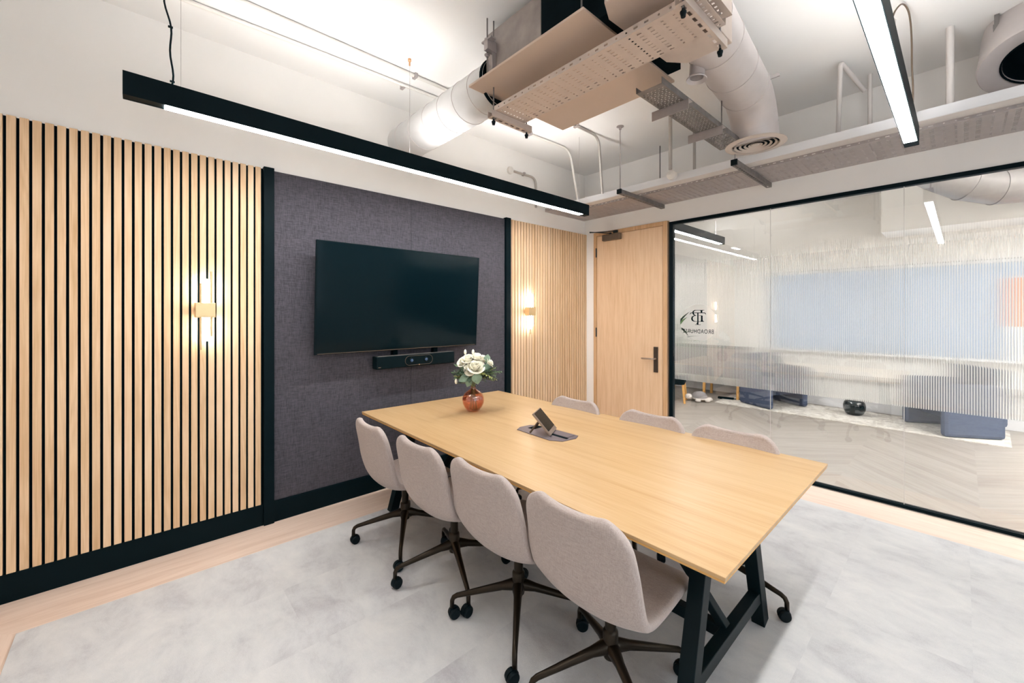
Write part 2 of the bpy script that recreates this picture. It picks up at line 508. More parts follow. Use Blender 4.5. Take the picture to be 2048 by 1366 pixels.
def copy_tree(o, parent=None):
    c = o.copy()
    COL.objects.link(c)
    if parent is not None: c.parent = parent
    for ch in [x for x in o.children]:
        copy_tree(ch, c)
    return c

def arc(c, r, a0, a1, n, plane):
    """points on an arc; plane gives two axis vectors"""
    u, v = Vector(plane[0]), Vector(plane[1]); c = Vector(c)
    return [c + u * r * math.cos(a0 + (a1 - a0) * i / n) + v * r * math.sin(a0 + (a1 - a0) * i / n) for i in range(n + 1)]

def perf(mb, u0, u1, v0, v1, rows, to3):
    """perforated plate: rows = list of (ua, ub, [(va, vb), ...]) holes, sorted by ua; to3 maps (u, v) to 3D"""
    def q(a, b, c, d):
        if b - a > 1e-6 and d - c > 1e-6:
            mb.add([to3(a, c), to3(b, c), to3(b, d), to3(a, d)], [(0, 1, 2, 3)])
    u = u0
    for ua, ub, holes in rows:
        q(u, ua, v0, v1)
        v = v0
        for va, vb in holes:
            q(ua, ub, v, va); v = vb
        q(ua, ub, v, v1)
        u = ub
    q(u, u1, v0, v1)

# ------------------------------------------------------------------ the shell of the room
# floor: mitred oak border round the carpet plus a sub-floor below it
CX0, CX1, CY0, CY1 = -0.42, 3.94, -1.85, 2.97
mb = MB()
z = 0.0
xr = 4.33
mb.cur = 0
mb.add([(CX0, CY1, z), (CX1, CY1, z), (xr, YA + .05, z), (XL, YA + .05, z)], [(0, 1, 2, 3)])
mb.add([(XL, YR, z), (xr, YR, z), (CX1, CY0, z), (CX0, CY0, z)], [(0, 1, 2, 3)])
mb.cur = 1
mb.add([(CX1, CY0, z), (xr, YR, z), (xr, YA + .05, z), (CX1, CY1, z)], [(0, 1, 2, 3)])
mb.add([(XL, YR, z), (CX0, CY0, z), (CX0, CY1, z), (XL, YA + .05, z)], [(0, 1, 2, 3)])
mb.add([(CX0, CY0, z), (CX1, CY0, z), (CX1, CY1, z), (CX0, CY1, z)], [(0, 1, 2, 3)])
obj('floor', mb, ['floor_x', 'floor_y'], kind='structure')
mb = MB().add([(xr, YF0, 0), (XF + .3, YF0, 0), (XF + .3, YF1, 0), (xr, YF1, 0)], [(0, 1, 2, 3)])
obj('floor', mb, 'chevron', kind='structure')
mb = MB().box(XL - .1, XB + .05, YR - .1, YA + .15, ZC, ZC + .1).box(XB + .05, XF + .4, YF0, YF1, ZC, ZC + .1)
obj('ceiling', mb, 'ceiling_paint', kind='structure')
mb = MB().box(XL - .1, XB + .1, YA + .018, YA + .15, 0, ZC)
obj('wall_back', mb, 'paint', kind='structure')
mb = MB().box(XL - .1, XL, YR - .1, YA + .018, 0, ZC)
obj('wall_left', mb, 'rear_paint', kind='structure')
RX0, RX1, RZ0, RZ1 = -.6, 2.7, .85, 2.75     # unseen window opening added behind the viewpoint for frontal sky fill
mb = MB().box(XL, RX0, YR - .1, YR, 0, ZC).box(RX1, XB + .1, YR - .1, YR, 0, ZC).box(RX0, RX1, YR - .1, YR, 0, RZ0).box(RX0, RX1, YR - .1, YR, RZ1, ZC)
obj('wall_front', mb, 'rear_paint', kind='structure')
rw = empty('added_fill_window', ((RX0 + RX1) / 2, YR - .05, RZ0), kind='structure')
mb = MB()
for xx in (RX0, 1.02, RX1 - .06): mb.box(xx, xx + .06, YR - .08, YR - .02, RZ0, RZ1)
mb.box(RX0, RX1, YR - .08, YR - .02, RZ0, RZ0 + .06).box(RX0, RX1, YR - .08, YR - .02, RZ1 - .06, RZ1)
obj('window_frame', mb, 'white', rw)
obj('pane', MB().box(RX0, RX1, YR - .053, YR - .047, RZ0, RZ1), 'pane', rw)
DY0, DY1, DZ = 2.21, 3.206, 2.53          # door frame outside
GY0, GY1, GZ = YR, 2.192, 2.512           # glazed opening
mb = MB().box(XB, XB + .1, DY1, YA + .018, 0, ZC)
mb.box(XB, XB + .1, DY0 - .018, DY1, DZ, ZC)
mb.box(XB, XB + .1, YR, DY0 - .018, GZ, ZC)
obj('wall_right', mb, 'paint', kind='structure')

# next room
mb = MB()
WY0, WY1, WZ0, WZ1 = -2.2, 2.33, 0.885, 2.21
mb.box(XF, XF + .25, YF0, YF1, 0, WZ0).box(XF, XF + .25, YF0, YF1, WZ1, ZC)
mb.box(XF, XF + .25, YF0, WY0, WZ0, WZ1).box(XF, XF + .25, WY1, YF1, WZ0, WZ1)
obj('wall_far', mb, 'paint', kind='structure')
obj('wall_far_left', MB().box(XB, XF + .25, YF1, YF1 + .1, 0, ZC), 'paint', kind='structure')
obj('wall_far_right', MB().box(XB + .1, XF + .25, YF0 - .1, YF0, 0, ZC), 'paint', kind='structure')
obj('wall_hall', MB().box(XB, XB + .1, YA + .15, YF1, 0, ZC).box(XB, XB + .1, YF0, YR - .1, 0, ZC), 'paint', kind='structure')
obj('trim_1', MB().box(7.62, XF, -2.4, 0.76, 2.62, ZC), 'paint', kind='structure')
obj('baseboard_far', MB().box(XF - .02, XF, YF0, YF1, 0, .14), 'white', kind='structure', bevel=.004)
obj('trim_2', MB().box(XF - .10, XF, WY0, WY1 + .05, .862, .89), 'white', kind='structure', bevel=.004)
obj('trim_3', MB().box(XF - .06, XF, YF0, WY1, .46, .53), 'trunk', kind='structure', bevel=.004)
win = empty('window_2', (XF + .1, 0, WZ0), kind='structure')
mb = MB()
for yy in (WY0, -0.7, 0.8, WY1 - .05):
    mb.box(XF + .10, XF + .15, yy, yy + .05, WZ0, WZ1)
mb.box(XF + .10, XF + .15, WY0, WY1, WZ0, WZ0 + .05).box(XF + .10, XF + .15, WY0, WY1, WZ1 - .05, WZ1)
obj('window_frame', mb, 'white', win)
obj('pane', MB().box(XF + .12, XF + .126, WY0, WY1, WZ0, WZ1), 'pane', win)
for k, (a, b) in enumerate(((-2.15, -0.66), (-0.64, 0.82), (0.84, 2.30))):
    bl = empty('venetian_blind', (XF + .04, (a + b) / 2, WZ0), ['white venetian blind over the window at the right edge of the next room', 'white venetian blind over the middle of the window in the next room', 'white venetian blind nearest the door side of the next room'][k], 'window blind', group='venetian blinds in the next room')
    mb = MB()
    zz = WZ0 + .03
    while zz < WZ1 - .06:
        m = Matrix.Translation((XF + .045, (a + b) / 2, zz)) @ Matrix.Rotation(math.radians(62), 4, 'Y')
        mb.obox(m, .024, (b - a) / 2, .0009)
        zz += .042
    obj('slats', mb, 'blind', bl)
    obj('head_rail', MB().box(XF + .015, XF + .075, a, b, WZ1 - .05, WZ1 - .005), 'white', bl)

# ------------------------------------------------------------------ carpet
obj('carpet', MB().box(CX0, CX1, CY0, CY1, 0.0006, 0.007), 'carpet', label='large pale grey mottled carpet under the meeting table', cat='carpet')

# ------------------------------------------------------------------ feature wall
PT = 2.528
def slat_panel(x0, x1, label, n_off):
    r = empty('slat_wall_panel', ((x0 + x1) / 2, YA + .018, 0.15), label, 'wall panel', group='oak slat wall panels')
    obj('backing', MB().box(x0, x1, YA + .006, YA + .018, .15, PT - .002), 'black_matte', r)
    mb = MB()
    p = 0.0445
    x = x1 - n_off
    while x > x0 + .001:
        a = max(x - .0318, x0)
        mb.box(a, x, YA - .010, YA + .0062, .15, PT)
        x -= p
    obj('slats', mb, 'slat', r)
    return r
slat_panel(XL + .001, 0.655, 'wide oak slat wall panel left of the television, behind the nearer wall light', 0.0145)
slat_panel(3.006, 4.363, 'oak slat wall panel in the corner, between the black post and the door', 0.001)
obj('fabric_wall_panel', MB().box(0.722, 1.8135, YA - .002, YA + .0178, .15, PT - .004), 'wall_fabric', label='charcoal fabric wall panel on the left of the seam behind the television', cat='wall panel', bevel=.003)
obj('fabric_wall_panel', MB().box(1.8155, 2.934, YA - .002, YA + .0178, .15, PT - .004), 'wall_fabric', label='charcoal fabric wall panel on the right of the seam, behind the flowers', cat='wall panel', bevel=.003)
obj('wall_post', MB().box(0.656, 0.721, YA - .028, YA + .0178, 0, PT + .008), 'black', label='black upright post between the wide slat panel and the fabric wall', cat='post', bevel=.002)
obj('wall_post', MB().box(2.935, 3.005, YA - .028, YA + .0178, 0, PT + .008), 'black', label='black upright post between the fabric wall and the corner slat panel', cat='post', bevel=.002)
mb = MB().box(XL + .001, .655, YA - .012, YA + .0178, 0, .1495).box(.722, 2.934, YA - .012, YA + .0178, 0, .1495).box(3.006, XB - .001, YA - .012, YA + .0178, 0, .1495)
obj('baseboard_back', mb, 'black', kind='structure', bevel=.002)

# ------------------------------------------------------------------ door
door = empty('door_1', (XB, (DY0 + DY1) / 2, 0), kind='structure')
xf = XB - .020
mb = MB()
mb.box(xf, XB + .1, DY0, DY0 + .052, 0, DZ).box(xf, XB + .1, DY1 - .046, DY1, 0, DZ).box(xf, XB + .1, DY0 + .052, DY1 - .046, DZ - .046, DZ)
obj('door_frame', mb, 'doorframe', door, bevel=.0015)
leaf = obj('door_leaf', MB().box(xf + .004, XB + .05, DY0 + .056, DY1 - .050, .008, DZ - .050), 'door', door, bevel=.001)
obj('door_rebate', MB().box(xf + .03, XB + .06, DY0 + .04, DY1 - .04, 0.001, DZ - .035), 'black_matte', door)
for zc in (2.272, 1.258, .262):
    obj('hinge', MB().tube([(xf - .006, DY1 - .046, zc - .058), (xf - .006, DY1 - .046, zc + .058)], .008, 12), 'hinge', door, smooth=40)
hp = obj('handle_plate', MB().box(xf - .010, xf + .004, 2.318, 2.368, .83, 1.118), 'dark_plate', door, bevel=.002, label='dark bronze handle plate')
mb = MB().tube([(xf - .008, 2.343, .985), (xf - .05, 2.343, .985)] + [(xf - .058, 2.35, .985), (xf - .06, 2.365, .985), (xf - .058, 2.48, .982), (xf - .052, 2.492, .982)], .0095, 14)
obj('lever', mb, 'nickel', hp, smooth=50)
cl = obj('door_closer', MB().box(xf - .048, xf + .004, 2.79, 3.045, 2.402, 2.478), 'taupe_metal', door, bevel=.008, label='taupe metal door closer')
mb = MB().beam((xf - .03, 2.93, 2.488), (xf - .20, 3.12, 2.506), .022, .008).beam((xf - .20, 3.12, 2.498), (xf - .012, 2.87, 2.51), .018, .008)
mb.lathe([(.014, 0), (.014, .02), (.001, .02)], (xf - .03, 2.93, 2.476), 14)
mb.box(xf - .02, xf, 2.84, 2.90, 2.49, 2.52)
obj('closer_arm', mb, 'hinge', cl)

# ------------------------------------------------------------------ glass partition
gp = empty('window_1', (XB + .02, 0, 0), kind='structure')
mb = MB()
mb.box(XB - .012, XB + .045, GY1 - .040, GY1 - .0, 0, GZ - .001)
mb.box(XB - .012, XB + .045, GY0 + .001, GY1 - .040, GZ - .034, GZ - .001)
mb.box(XB - .012, XB + .045, GY0 + .001, GY1 - .040, 0.0005, .024)
obj('window_frame', mb, 'black', gp, bevel=.0015)
ys = [GY1 - .040, 1.211, 0.304, -0.60, -1.50, GY0]
GX = XB + .012
for a, b in zip(ys[:-1], ys[1:]):
    obj('pane', MB().box(GX - .005, GX + .005, b + .002, a - .002, .024, GZ - .034), 'pane', gp)
mb = MB()
for y in ys[1:-1]:
    mb.box(GX - .0035, GX + .0035, y - .002, y + .002, .024, GZ - .034)
obj('glass_joint', mb, 'pane_edge', gp)
# reeded film: lens-shaped ribs on the far side, flat on the room side
mb = MB()
FZ0, FZ1 = .776, 2.17
n_rib = int((GY1 - .042 - GY0) / RIB)
seg = 4
fx = GX + .0062
vs = []
cols = []
y = GY1 - .043
k0 = math.floor((y + 10) / RIB)
yy = []
start = k0 * RIB - 10
for k in range(n_rib):
    for j in range(seg):
        yy.append(start - k * RIB - j * RIB / seg)
def rib_h(y):
    ph = ((y + 10) / RIB) % 1.0
    return .0012 * math.sin(PI * ph) ** 1.0
mb.cur = 0
n = len(yy)
vs = [(fx + .0008 + rib_h(q), q, FZ0) for q in yy] + [(fx + .0008 + rib_h(q), q, FZ1) for q in yy]
mb.add(vs, [(i, i + 1, n + i + 1, n + i) for i in range(n - 1)])
mb.cur = 1
mb.add([(fx, yy[0], FZ0), (fx, yy[-1], FZ0), (fx, yy[-1], FZ1), (fx, yy[0], FZ1)], [(0, 3, 2, 1)])
fo = obj('reeded_film', mb, ['film_front', 'film_back'], gp, fixn=False, smooth=True)

# logo, read from the far side of the glass
LX = GX - .0062
S = 0.000513
def lg(u, v):      # u, v measured on the sign as seen from this room
    return (1.884 - (u - 665) * S, 1.503 - (v - 265) * S)
def stroke(mb, pts, wd):
    """flat stroke with a width per point"""
    P = [lg(*p) for p in pts]
    L = []; R = []
    for i, p in enumerate(P):
        a = P[max(i - 1, 0)]; b = P[min(i + 1, len(P) - 1)]
        d = Vector((b[0] - a[0], b[1] - a[1])); d.normalize()
        nrm = Vector((-d.y, d.x)) * (wd[i] if isinstance(wd, (list, tuple)) else wd) * S / 2
        L.append((p[0] + nrm.x, p[1] + nrm.y)); R.append((p[0] - nrm.x, p[1] - nrm.y))
    n = len(P)
    vs = [(LX, q[0], q[1]) for q in L] + [(LX, q[0], q[1]) for q in R]
    mb.add(vs, [(i, i + 1, n + i + 1, n + i) for i in range(n - 1)])
sign = empty('glass_sign', (LX, LOGO_Y, LOGO_Z), 'black monogram and name lettered in the round clear spot of the glass', 'sign')
mb = MB()
stroke(mb, [(503, 300), (512, 275), (530, 263), (600, 262), (735, 262), (805, 263), (820, 275), (829, 300)], [3, 16, 15, 13, 13, 15, 16, 3])
stroke(mb, [(668, 262), (668, 450), (664, 480), (655, 500)], [26, 26, 36, 50])
stroke(mb, [(612, 506), (725, 506)], 9)
stroke(mb, [(595, 209), (795, 209)], 9)
stroke(mb, [(741, 209), (741, 230), (741, 262)], [58, 34, 32])
stroke(mb, [(688, 320), (715, 316), (755, 322)], 8)
stroke(mb, [(748, 320), (748, 415), (752, 440)], [34, 34, 62])
stroke(mb, [(590, 441), (795, 441)], 9)
stroke(mb, [(640, 209), (600, 214), (572, 235), (568, 262), (580, 292), (605, 312), (636, 318)], [6, 16, 26, 32, 28, 14, 7])
stroke(mb, [(636, 318), (585, 326), (552, 350), (545, 385), (556, 416), (580, 434), (615, 441)], [6, 16, 28, 34, 30, 18, 8])
obj('monogram', mb, 'black_matte', sign, solid=.0006)
tc = bpy.data.curves.new('name_lettering', 'FONT')
tc.body = 'BROADHURST'
tc.align_x = 'CENTER'; tc.align_y = 'CENTER'
tc.size = 0.050
tc.space_character = 1.12
tc.extrude = 0.0003
tc.materials.append(M['black_matte'])
to = bpy.data.objects.new('name_lettering', tc)
COL.objects.link(to)
to.parent = sign
to.location = (-.0003, 1.884 - LOGO_Y, 1.307 - LOGO_Z)
to.rotation_euler = (PI / 2, 0, PI / 2)
bpy.context.view_layer.update()
k = 0.325 / to.dimensions.x
tm = bpy.data.meshes.new_from_object(to)
tm.transform(Matrix.Diagonal((k * 1.0, k * 1.35, 1, 1)))
to2 = bpy.data.objects.new('name_lettering', tm)
COL.objects.link(to2)
to2.parent = sign
to2.location = to.location
to2.rotation_euler = to.rotation_euler
bpy.data.objects.remove(to)
to2.name = 'name_lettering'

# ------------------------------------------------------------------ pendants
def pendant(x0, x1, y0, y1, zt, label, e0=.15, e1=.10, group='linear pendant lights', sfx=''):
    zb = zt - .110
    r = empty('linear_pendant_light', ((x0 + x1) / 2, (y0 + y1) / 2, zb), label, 'light', group=group)
    t = .004
    mb = MB()
    mb.box(x0, x1, y0, y0 + t, zb, zt).box(x0, x1, y1 - t, y1, zb, zt)
    mb.box(x0, x0 + t, y0 + t, y1 - t, zb, zt).box(x1 - t, x1, y0 + t, y1 - t, zb, zt)
    mb.box(x0 + t, x0 + e0, y0 + t, y1 - t, zb + .002, zb + .006).box(x1 - e1, x1 - t, y0 + t, y1 - t, zb + .002, zb + .006)
    mb.box(x0 + t, x1 - t, y0 + t, y1 - t, zt - .03, zt - .026)
    obj('housing', mb, 'black', r)
    obj('diffuser', MB().box(x0 + e0, x1 - e1, y0 + t, y1 - t, zb - .0015, zb + .004), 'led_down' + sfx, r, label='white glowing diffuser strip')
    obj('uplight_diffuser', MB().box(x0 + .2, x1 - .2, y0 + .014, y1 - .014, zt - .0255, zt - .022), 'led_up' + sfx, r)
    return r
p1 = pendant(-.053, 3.474, 2.620, 2.685, 2.628, 'long black linear pendant light hanging in front of the television wall')
p2 = pendant(-.053, 3.49, .176, .241, 2.628, 'long linear pendant light over the near end of the meeting table, seen from below')
p3 = pendant(4.55, 6.56, 2.42, 2.485, 2.65, 'linear pendant light in the next room, beyond the corner of the glass', .05, .10, sfx='_far')
p4 = pendant(4.9, 7.4, -1.35, -1.285, 2.628, 'unseen linear pendant light added to fill the next room, beyond the right edge of the glass', sfx='_far')  # out-of-view lamp added to brighten the next room
p5 = pendant(4.9, 7.9, -2.3, -2.235, 2.628, 'unseen linear pendant light added to fill the far right end of the next room', sfx='_far')  # second unseen lamp, added for the same fill
obj('suspension_wire', MB().tube([(1.43, 2.652, 2.60), (1.43, 2.652, ZC)], .0011, 6), 'galv', p1)
obj('suspension_wire', MB().tube([(3.35, 2.652, 2.60), (3.35, 2.652, ZC)], .0011, 6), 'galv', p1)
obj('suspension_wire', MB().tube([(.16, 2.652, 2.60), (.16, 2.652, ZC)], .0011, 6), 'galv', p1)
obj('wire_grip', MB().lathe([(.001, 0), (.006, .002), (.006, .03), (.012, .034), (.012, .05), (.001, .05)], (1.43, 2.652, ZC - .05), 14), 'copper_dot', p1, smooth=40)
pts = []
for i in range(25):
    f = i / 24
    pts.append((.115 + .012 * math.sin(f * 7.0) + .008 * math.sin(f * 17), 2.66 + .006 * math.cos(f * 9), 2.60 + (ZC - 2.60) * f))
obj('power_cable', MB().tube(pts, .0042, 8), 'black_metal', p1, smooth=True)
for f in (.1, .46, .8):
    q = pts[int(f * 24)]
    obj('cable_tie', MB().box(q[0] - .012, q[0] + .007, q[1] - .006, q[1] + .006, q[2] - .003, q[2] + .003), 'black_metal', p1)
mb = MB()
pts = [(3.35, .20, 2.61), (3.35, .195, 2.80), (3.358, .20, 2.95), (3.345, .20, 3.08), (3.352, .205, 3.2), (3.33, .215, 3.275), (3.26, .235, 3.285), (3.19, .26, 3.22), (3.16, .272, 3.15)]
sm = []
for i in range(len(pts) - 1):
    p0 = Vector(pts[max(i-1, 0)]); a = Vector(pts[i]); b = Vector(pts[i+1]); c = Vector(pts[min(i+2, len(pts)-1)])
    for j in range(5):
        t = j / 5
        sm.append(0.5 * ((2*a) + (-p0 + b) * t + (2*p0 - 5*a + 4*b - c) * t*t + (-p0 + 3*a - 3*b + c) * t**3))
sm.append(Vector(pts[-1]))
obj('power_cable', mb.tube(sm, .0045, 8), 'taupe_metal', p2, smooth=True)
obj('cable_plug', MB().beam((3.165, .27, 3.165), (3.15, .276, 3.09), .028, .026), 'trunk', p2)
for x in (.3, 1.7):
    obj('suspension_wire', MB().tube([(x, .208, 2.60), (x, .208, ZC)], .0011, 6), 'galv', p2)
for p, xs, yy_ in ((p3, (4.8, 6.3), 2.452), (p4, (5.2, 7.2), -1.318), (p5, (5.2, 7.6), -2.268)):
    for x in xs:
        obj('suspension_wire', MB().tube([(x, yy_, 2.60), (x, yy_, ZC)], .0012, 6), 'galv', p)

# ------------------------------------------------------------------ television and video bar
tv = empty('television', (1.724, 3.22, 1.19), 'large black flat television tilted forward on the charcoal fabric wall', 'television')
def tvm(x, v, d):
    """x along, v 0..1 up, d depth behind the screen face"""
    f = Vector((0, 3.236 + (3.186 - 3.236) * v, 1.187 + (2.043 - 1.187) * v))
    nb = Vector((0, 0.998, 0.058))
    p = f + nb * d
    return (x, p.y, p.z)
def tvbox(mb, x0, x1, v0, v1, d0, d1):
    vs = [tvm(x0, v0, d0), tvm(x1, v0, d0), tvm(x1, v0, d1), tvm(x0, v0, d1), tvm(x0, v1, d0), tvm(x1, v1, d0), tvm(x1, v1, d1), tvm(x0, v1, d1)]
    mb.add(vs, [(0,3,2,1),(4,5,6,7),(0,1,5,4),(1,2,6,5),(2,3,7,6),(3,0,4,7)])
TX0, TX1 = .968, 2.474
mb = MB(); tvbox(mb, TX0, TX1, 0, 1, .003, .028); obj('casing', mb, 'plastic', tv, bevel=.003)
mb = MB(); tvbox(mb, TX0 + .008, TX1 - .008, .022, .991, 0, .004); obj('screen', mb, 'screen', tv)
mb = MB(); tvbox(mb, TX0 + .25, TX1 - .25, .10, .62, .028, .055); obj('rear_housing', mb, 'black_matte', tv, bevel=.01)
mb = MB(); tvbox(mb, TX0 + .02, TX1 - .02, .006, .010, .001, .004); obj('lower_trim', mb, 'taupe_metal', tv)
mb = MB().box(1.45, 2.0, YA - .040, YA - .003, 1.40, 1.70); obj('wall_bracket', mb, 'black_matte', tv)
vb = empty('video_bar', (1.83, 3.27, 1.03), 'slim black video conference bar with two camera lenses under the television', 'video bar')
mb = MB()
x0, x1 = 1.448, 2.215
mb.box(x0, x1, 3.236, 3.325, 1.034, 1.140)
obj('body', mb, 'plastic', vb, bevel=.008)
obj('top_edge', MB().box(x0 + .01, x1 - .01, 3.240, 3.30, 1.1395, 1.142), 'galv_dark', vb)
pts = []
cx_, cz = 1.838, 1.088
for a in range(0, 181, 15): pts.append((cx_ + .095 + .040 * math.sin(math.radians(a)), 3.2345, cz + .040 * math.cos(math.radians(a))))
for a in range(180, 361, 15): pts.append((cx_ - .095 + .040 * math.sin(math.radians(a)), 3.2345, cz + .040 * math.cos(math.radians(a))))
pts.append(pts[0])
obj('camera_surround', MB().tube(pts, .0016, 6, cap=False), 'taupe_metal', vb, smooth=True)
def mat_lens():
    t = NT('blue_coated_lens')
    b = t.bsdf(Base_Color=srgb(70, 96, 130), Roughness=0.1)
    return t.surf(b.outputs[0])
M['lens'] = mat_lens()
for dx in (-.072, .072):
    lo = obj('camera_lens', MB().lathe([(.024, 0), (.024, .006), (.018, .008), (.017, .003), (.001, .003)], (cx_ + dx, 3.2365, cz), 24, axis=(0, -1, 0)), 'black_metal', vb, smooth=40)
    obj('glass', MB().lathe([(.0145, .003), (.012, .008), (.006, .0105), (.0005, .011)], (cx_ + dx, 3.2365, cz), 20, axis=(0, -1, 0)), 'lens', lo, smooth=True)
obj('status_light', MB().box(cx_ - .004, cx_ + .006, 3.2335, 3.2365, 1.044, 1.052), 'copper_dot', vb)
obj('badge', MB().box(1.462, 1.484, 3.2350, 3.2365, 1.048, 1.054), 'taupe_metal', vb)
for x in (1.62, 2.02): obj('mounting_strap', MB().box(x, x + .04, 3.29, 3.334, 1.10, 1.26), 'black_matte', vb)

# ------------------------------------------------------------------ wall lights
def sconce(xc, label):
    r = empty('wall_light', (xc, YA - .01, 1.52), label, 'wall light', group='brass wall lights on the slat panels')
    y = YA - .010
    yc = y - .055
    obj('bracket', MB().box(xc - .052, xc + .052, y - .092, y - .018, 1.473, 1.567), 'brass', r, bevel=.004)
    obj('wall_plate', MB().lathe([(.045, 0), (.045, .018), (.001, .018)], (xc, y, 1.52), 28, axis=(0, -1, 0)), 'brass', r, smooth=40)
    obj('light_tube', MB().tube([(xc + .003, yc, 1.567), (xc + .003, yc, 1.718)], .0165, 20), 'tube', r, smooth=40, label='glowing white tube above the bracket')
    obj('light_tube', MB().tube([(xc + .003, yc, 1.473), (xc + .003, yc, 1.322)], .0165, 20), 'tube', r, smooth=40, label='glowing white tube below the bracket')
    obj('rod', MB().tube([(xc + .030, yc - .024, 1.352), (xc + .030, yc - .024, 1.768)], .0062, 14), 'brass', r, smooth=40, label='higher brass rod')
    obj('rod', MB().tube([(xc - .024, yc - .026, 1.268), (xc - .024, yc - .026, 1.690)], .0062, 14), 'brass', r, smooth=40, label='lower brass rod')
    return r
sconce(.318, 'brass wall light with a glowing tube on the wide slat panel left of the television')
sconce(3.263, 'brass wall light with a glowing tube on the corner slat panel by the door')

# ------------------------------------------------------------------ meeting table
TZ = .74
tb = empty('meeting_table', (1.92, 1.78, 0), 'long light oak meeting table on black trestle legs', 'table')
poly = [(1.262, .458), (2.572, .458), (2.612, 3.062), (1.276, 3.128)]
poly = [(1.246, .458), (2.575, .458), (2.62, 3.075), (1.278, 3.125)]
mb = MB().prism(poly, 2, TZ - .012, TZ)
top = obj('tabletop', mb, 'table', tb, bevel=.0015)
mb = MB().prism([(p[0] + (.003 if p[0] < 2 else -.003), p[1] + (.003 if p[1] < 2 else -.003)) for p in poly], 2, TZ - .0205, TZ - .012)
obj('underside_panel', mb, 'table_edge', tb)
for yy_, nm in ((.66, 'near'), (2.88, 'far')):
    fr_x = [(1.412, 1.602), (2.226, 2.028)]
    for (xb, xt) in fr_x:
        obj('leg', MB().beam((xb, yy_, 0.015), (xt, yy_, TZ - .05), .058, .062, up=(1, 0, 0)), 'black_metal', tb, bevel=.003)
    zb = .165
    xa = 1.412 + (1.602 - 1.412) * zb / .69; xc = 2.226 + (2.028 - 2.226) * zb / .69
    obj('crossbar', MB().beam((xa, yy_, zb), (xc, yy_, zb), .046, .055), 'black_metal', tb, bevel=.003)
    obj('top_rail', MB().beam((1.40, yy_, TZ - .047), (2.24, yy_, TZ - .047), .05, .038), 'black_metal', tb, bevel=.003)
    s_ = 1 if yy_ < 1.5 else -1
    obj('brace', MB().beam((1.819, yy_ + s_ * .01, zb + .02), (1.819, yy_ + s_ * .44, TZ - .06), .04, .035), 'black_metal', tb, bevel=.003)
obj('stretcher', MB().beam((1.819, .66, .165), (1.819, 2.88, .165), .045, .05), 'black_metal', tb, bevel=.003)
obj('side_rail', MB().box(1.59, 1.63, .7, 2.84, TZ - .066, TZ - .021).box(2.0, 2.04, .7, 2.84, TZ - .066, TZ - .021), 'black_metal', tb)
obj('cable_tray', MB().box(1.70, 2.0, 1.2, 2.3, TZ - .16, TZ - .154).box(1.70, 1.706, 1.2, 2.3, TZ - .154, TZ - .03).box(1.994, 2.0, 1.2, 2.3, TZ - .154, TZ - .03), 'black_metal', tb)

# power module and tablet
pm = empty('table_power_module', (1.905, 1.785, TZ), 'dark grey flush power module set in the middle of the tabletop', 'power module')
poly = [(1.815, 1.64), (1.895, 1.585), (2.005, 1.610), (2.008, 1.93), (1.955, 1.985), (1.835, 1.955)]
poly = [(1.813, 1.66), (1.855, 1.592), (1.96, 1.575), (2.012, 1.600), (2.008, 1.90), (1.965, 1.975), (1.88, 1.985), (1.826, 1.955)]
obj('plate', MB().prism(poly, 2, TZ + .0003, TZ + .004), 'module', pm, bevel=.0012)
obj('lid', MB().box(1.925, 1.995, 1.615, 1.745, TZ + .004, TZ + .007), 'module', pm, bevel=.001)
obj('cable_slot', MB().box(1.90, 1.922, 1.60, 1.75, TZ + .0042, TZ + .0052), 'black_matte', pm)
obj('cable_slot', MB().box(1.90, 1.99, 1.88, 1.93, TZ + .0042, TZ + .0052), 'black_matte', pm)
tab = empty('tablet_controller', (1.93, 1.76, TZ), 'tilted touch screen controller on a metal stand at the middle of the table', 'tablet')
B1 = Vector((1.872, 1.698, .752)); B2 = Vector((2.022, 1.783, .752))
ub = (B2 - B1).normalized(); back = Vector((-ub.y, ub.x, 0))
vd = (back * .111 + Vector((0, 0, .124))).normalized()
nn = ub.cross(vd).normalized()
def slab(mb, u0, u1, v0, v1, n0, n1):
    f = lambda u, v, n: B1 + ub * u + vd * v + nn * n
    vs = [f(u0,v0,n0), f(u1,v0,n0), f(u1,v1,n0), f(u0,v1,n0), f(u0,v0,n1), f(u1,v0,n1), f(u1,v1,n1), f(u0,v1,n1)]
    mb.add(vs, [(0,3,2,1),(4,5,6,7),(0,1,5,4),(1,2,6,5),(2,3,7,6),(3,0,4,7)])
mb = MB(); slab(mb, 0, .172, 0, .170, -.014, 0); obj('casing', mb, 'tablet_back', tab, bevel=.003)
mb = MB(); slab(mb, .005, .167, .026, .164, -.001, .0012); obj('screen', mb, 'screen', tab)
mb = MB()
f = lambda u, v, n: B1 + ub * u + vd * v + nn * n
for u in (.02, .15):
    a = f(u, .11, -.016); g = a + back * .055; g.z = TZ + .010
    mb.beam(a, g, .012, .006, up=(0, 1, 0))
a = f(.02, .11, -.018); b = f(.15, .11, -.018); mb.beam(a, b, .010, .008)
obj('stand', mb, 'taupe_metal', tab)

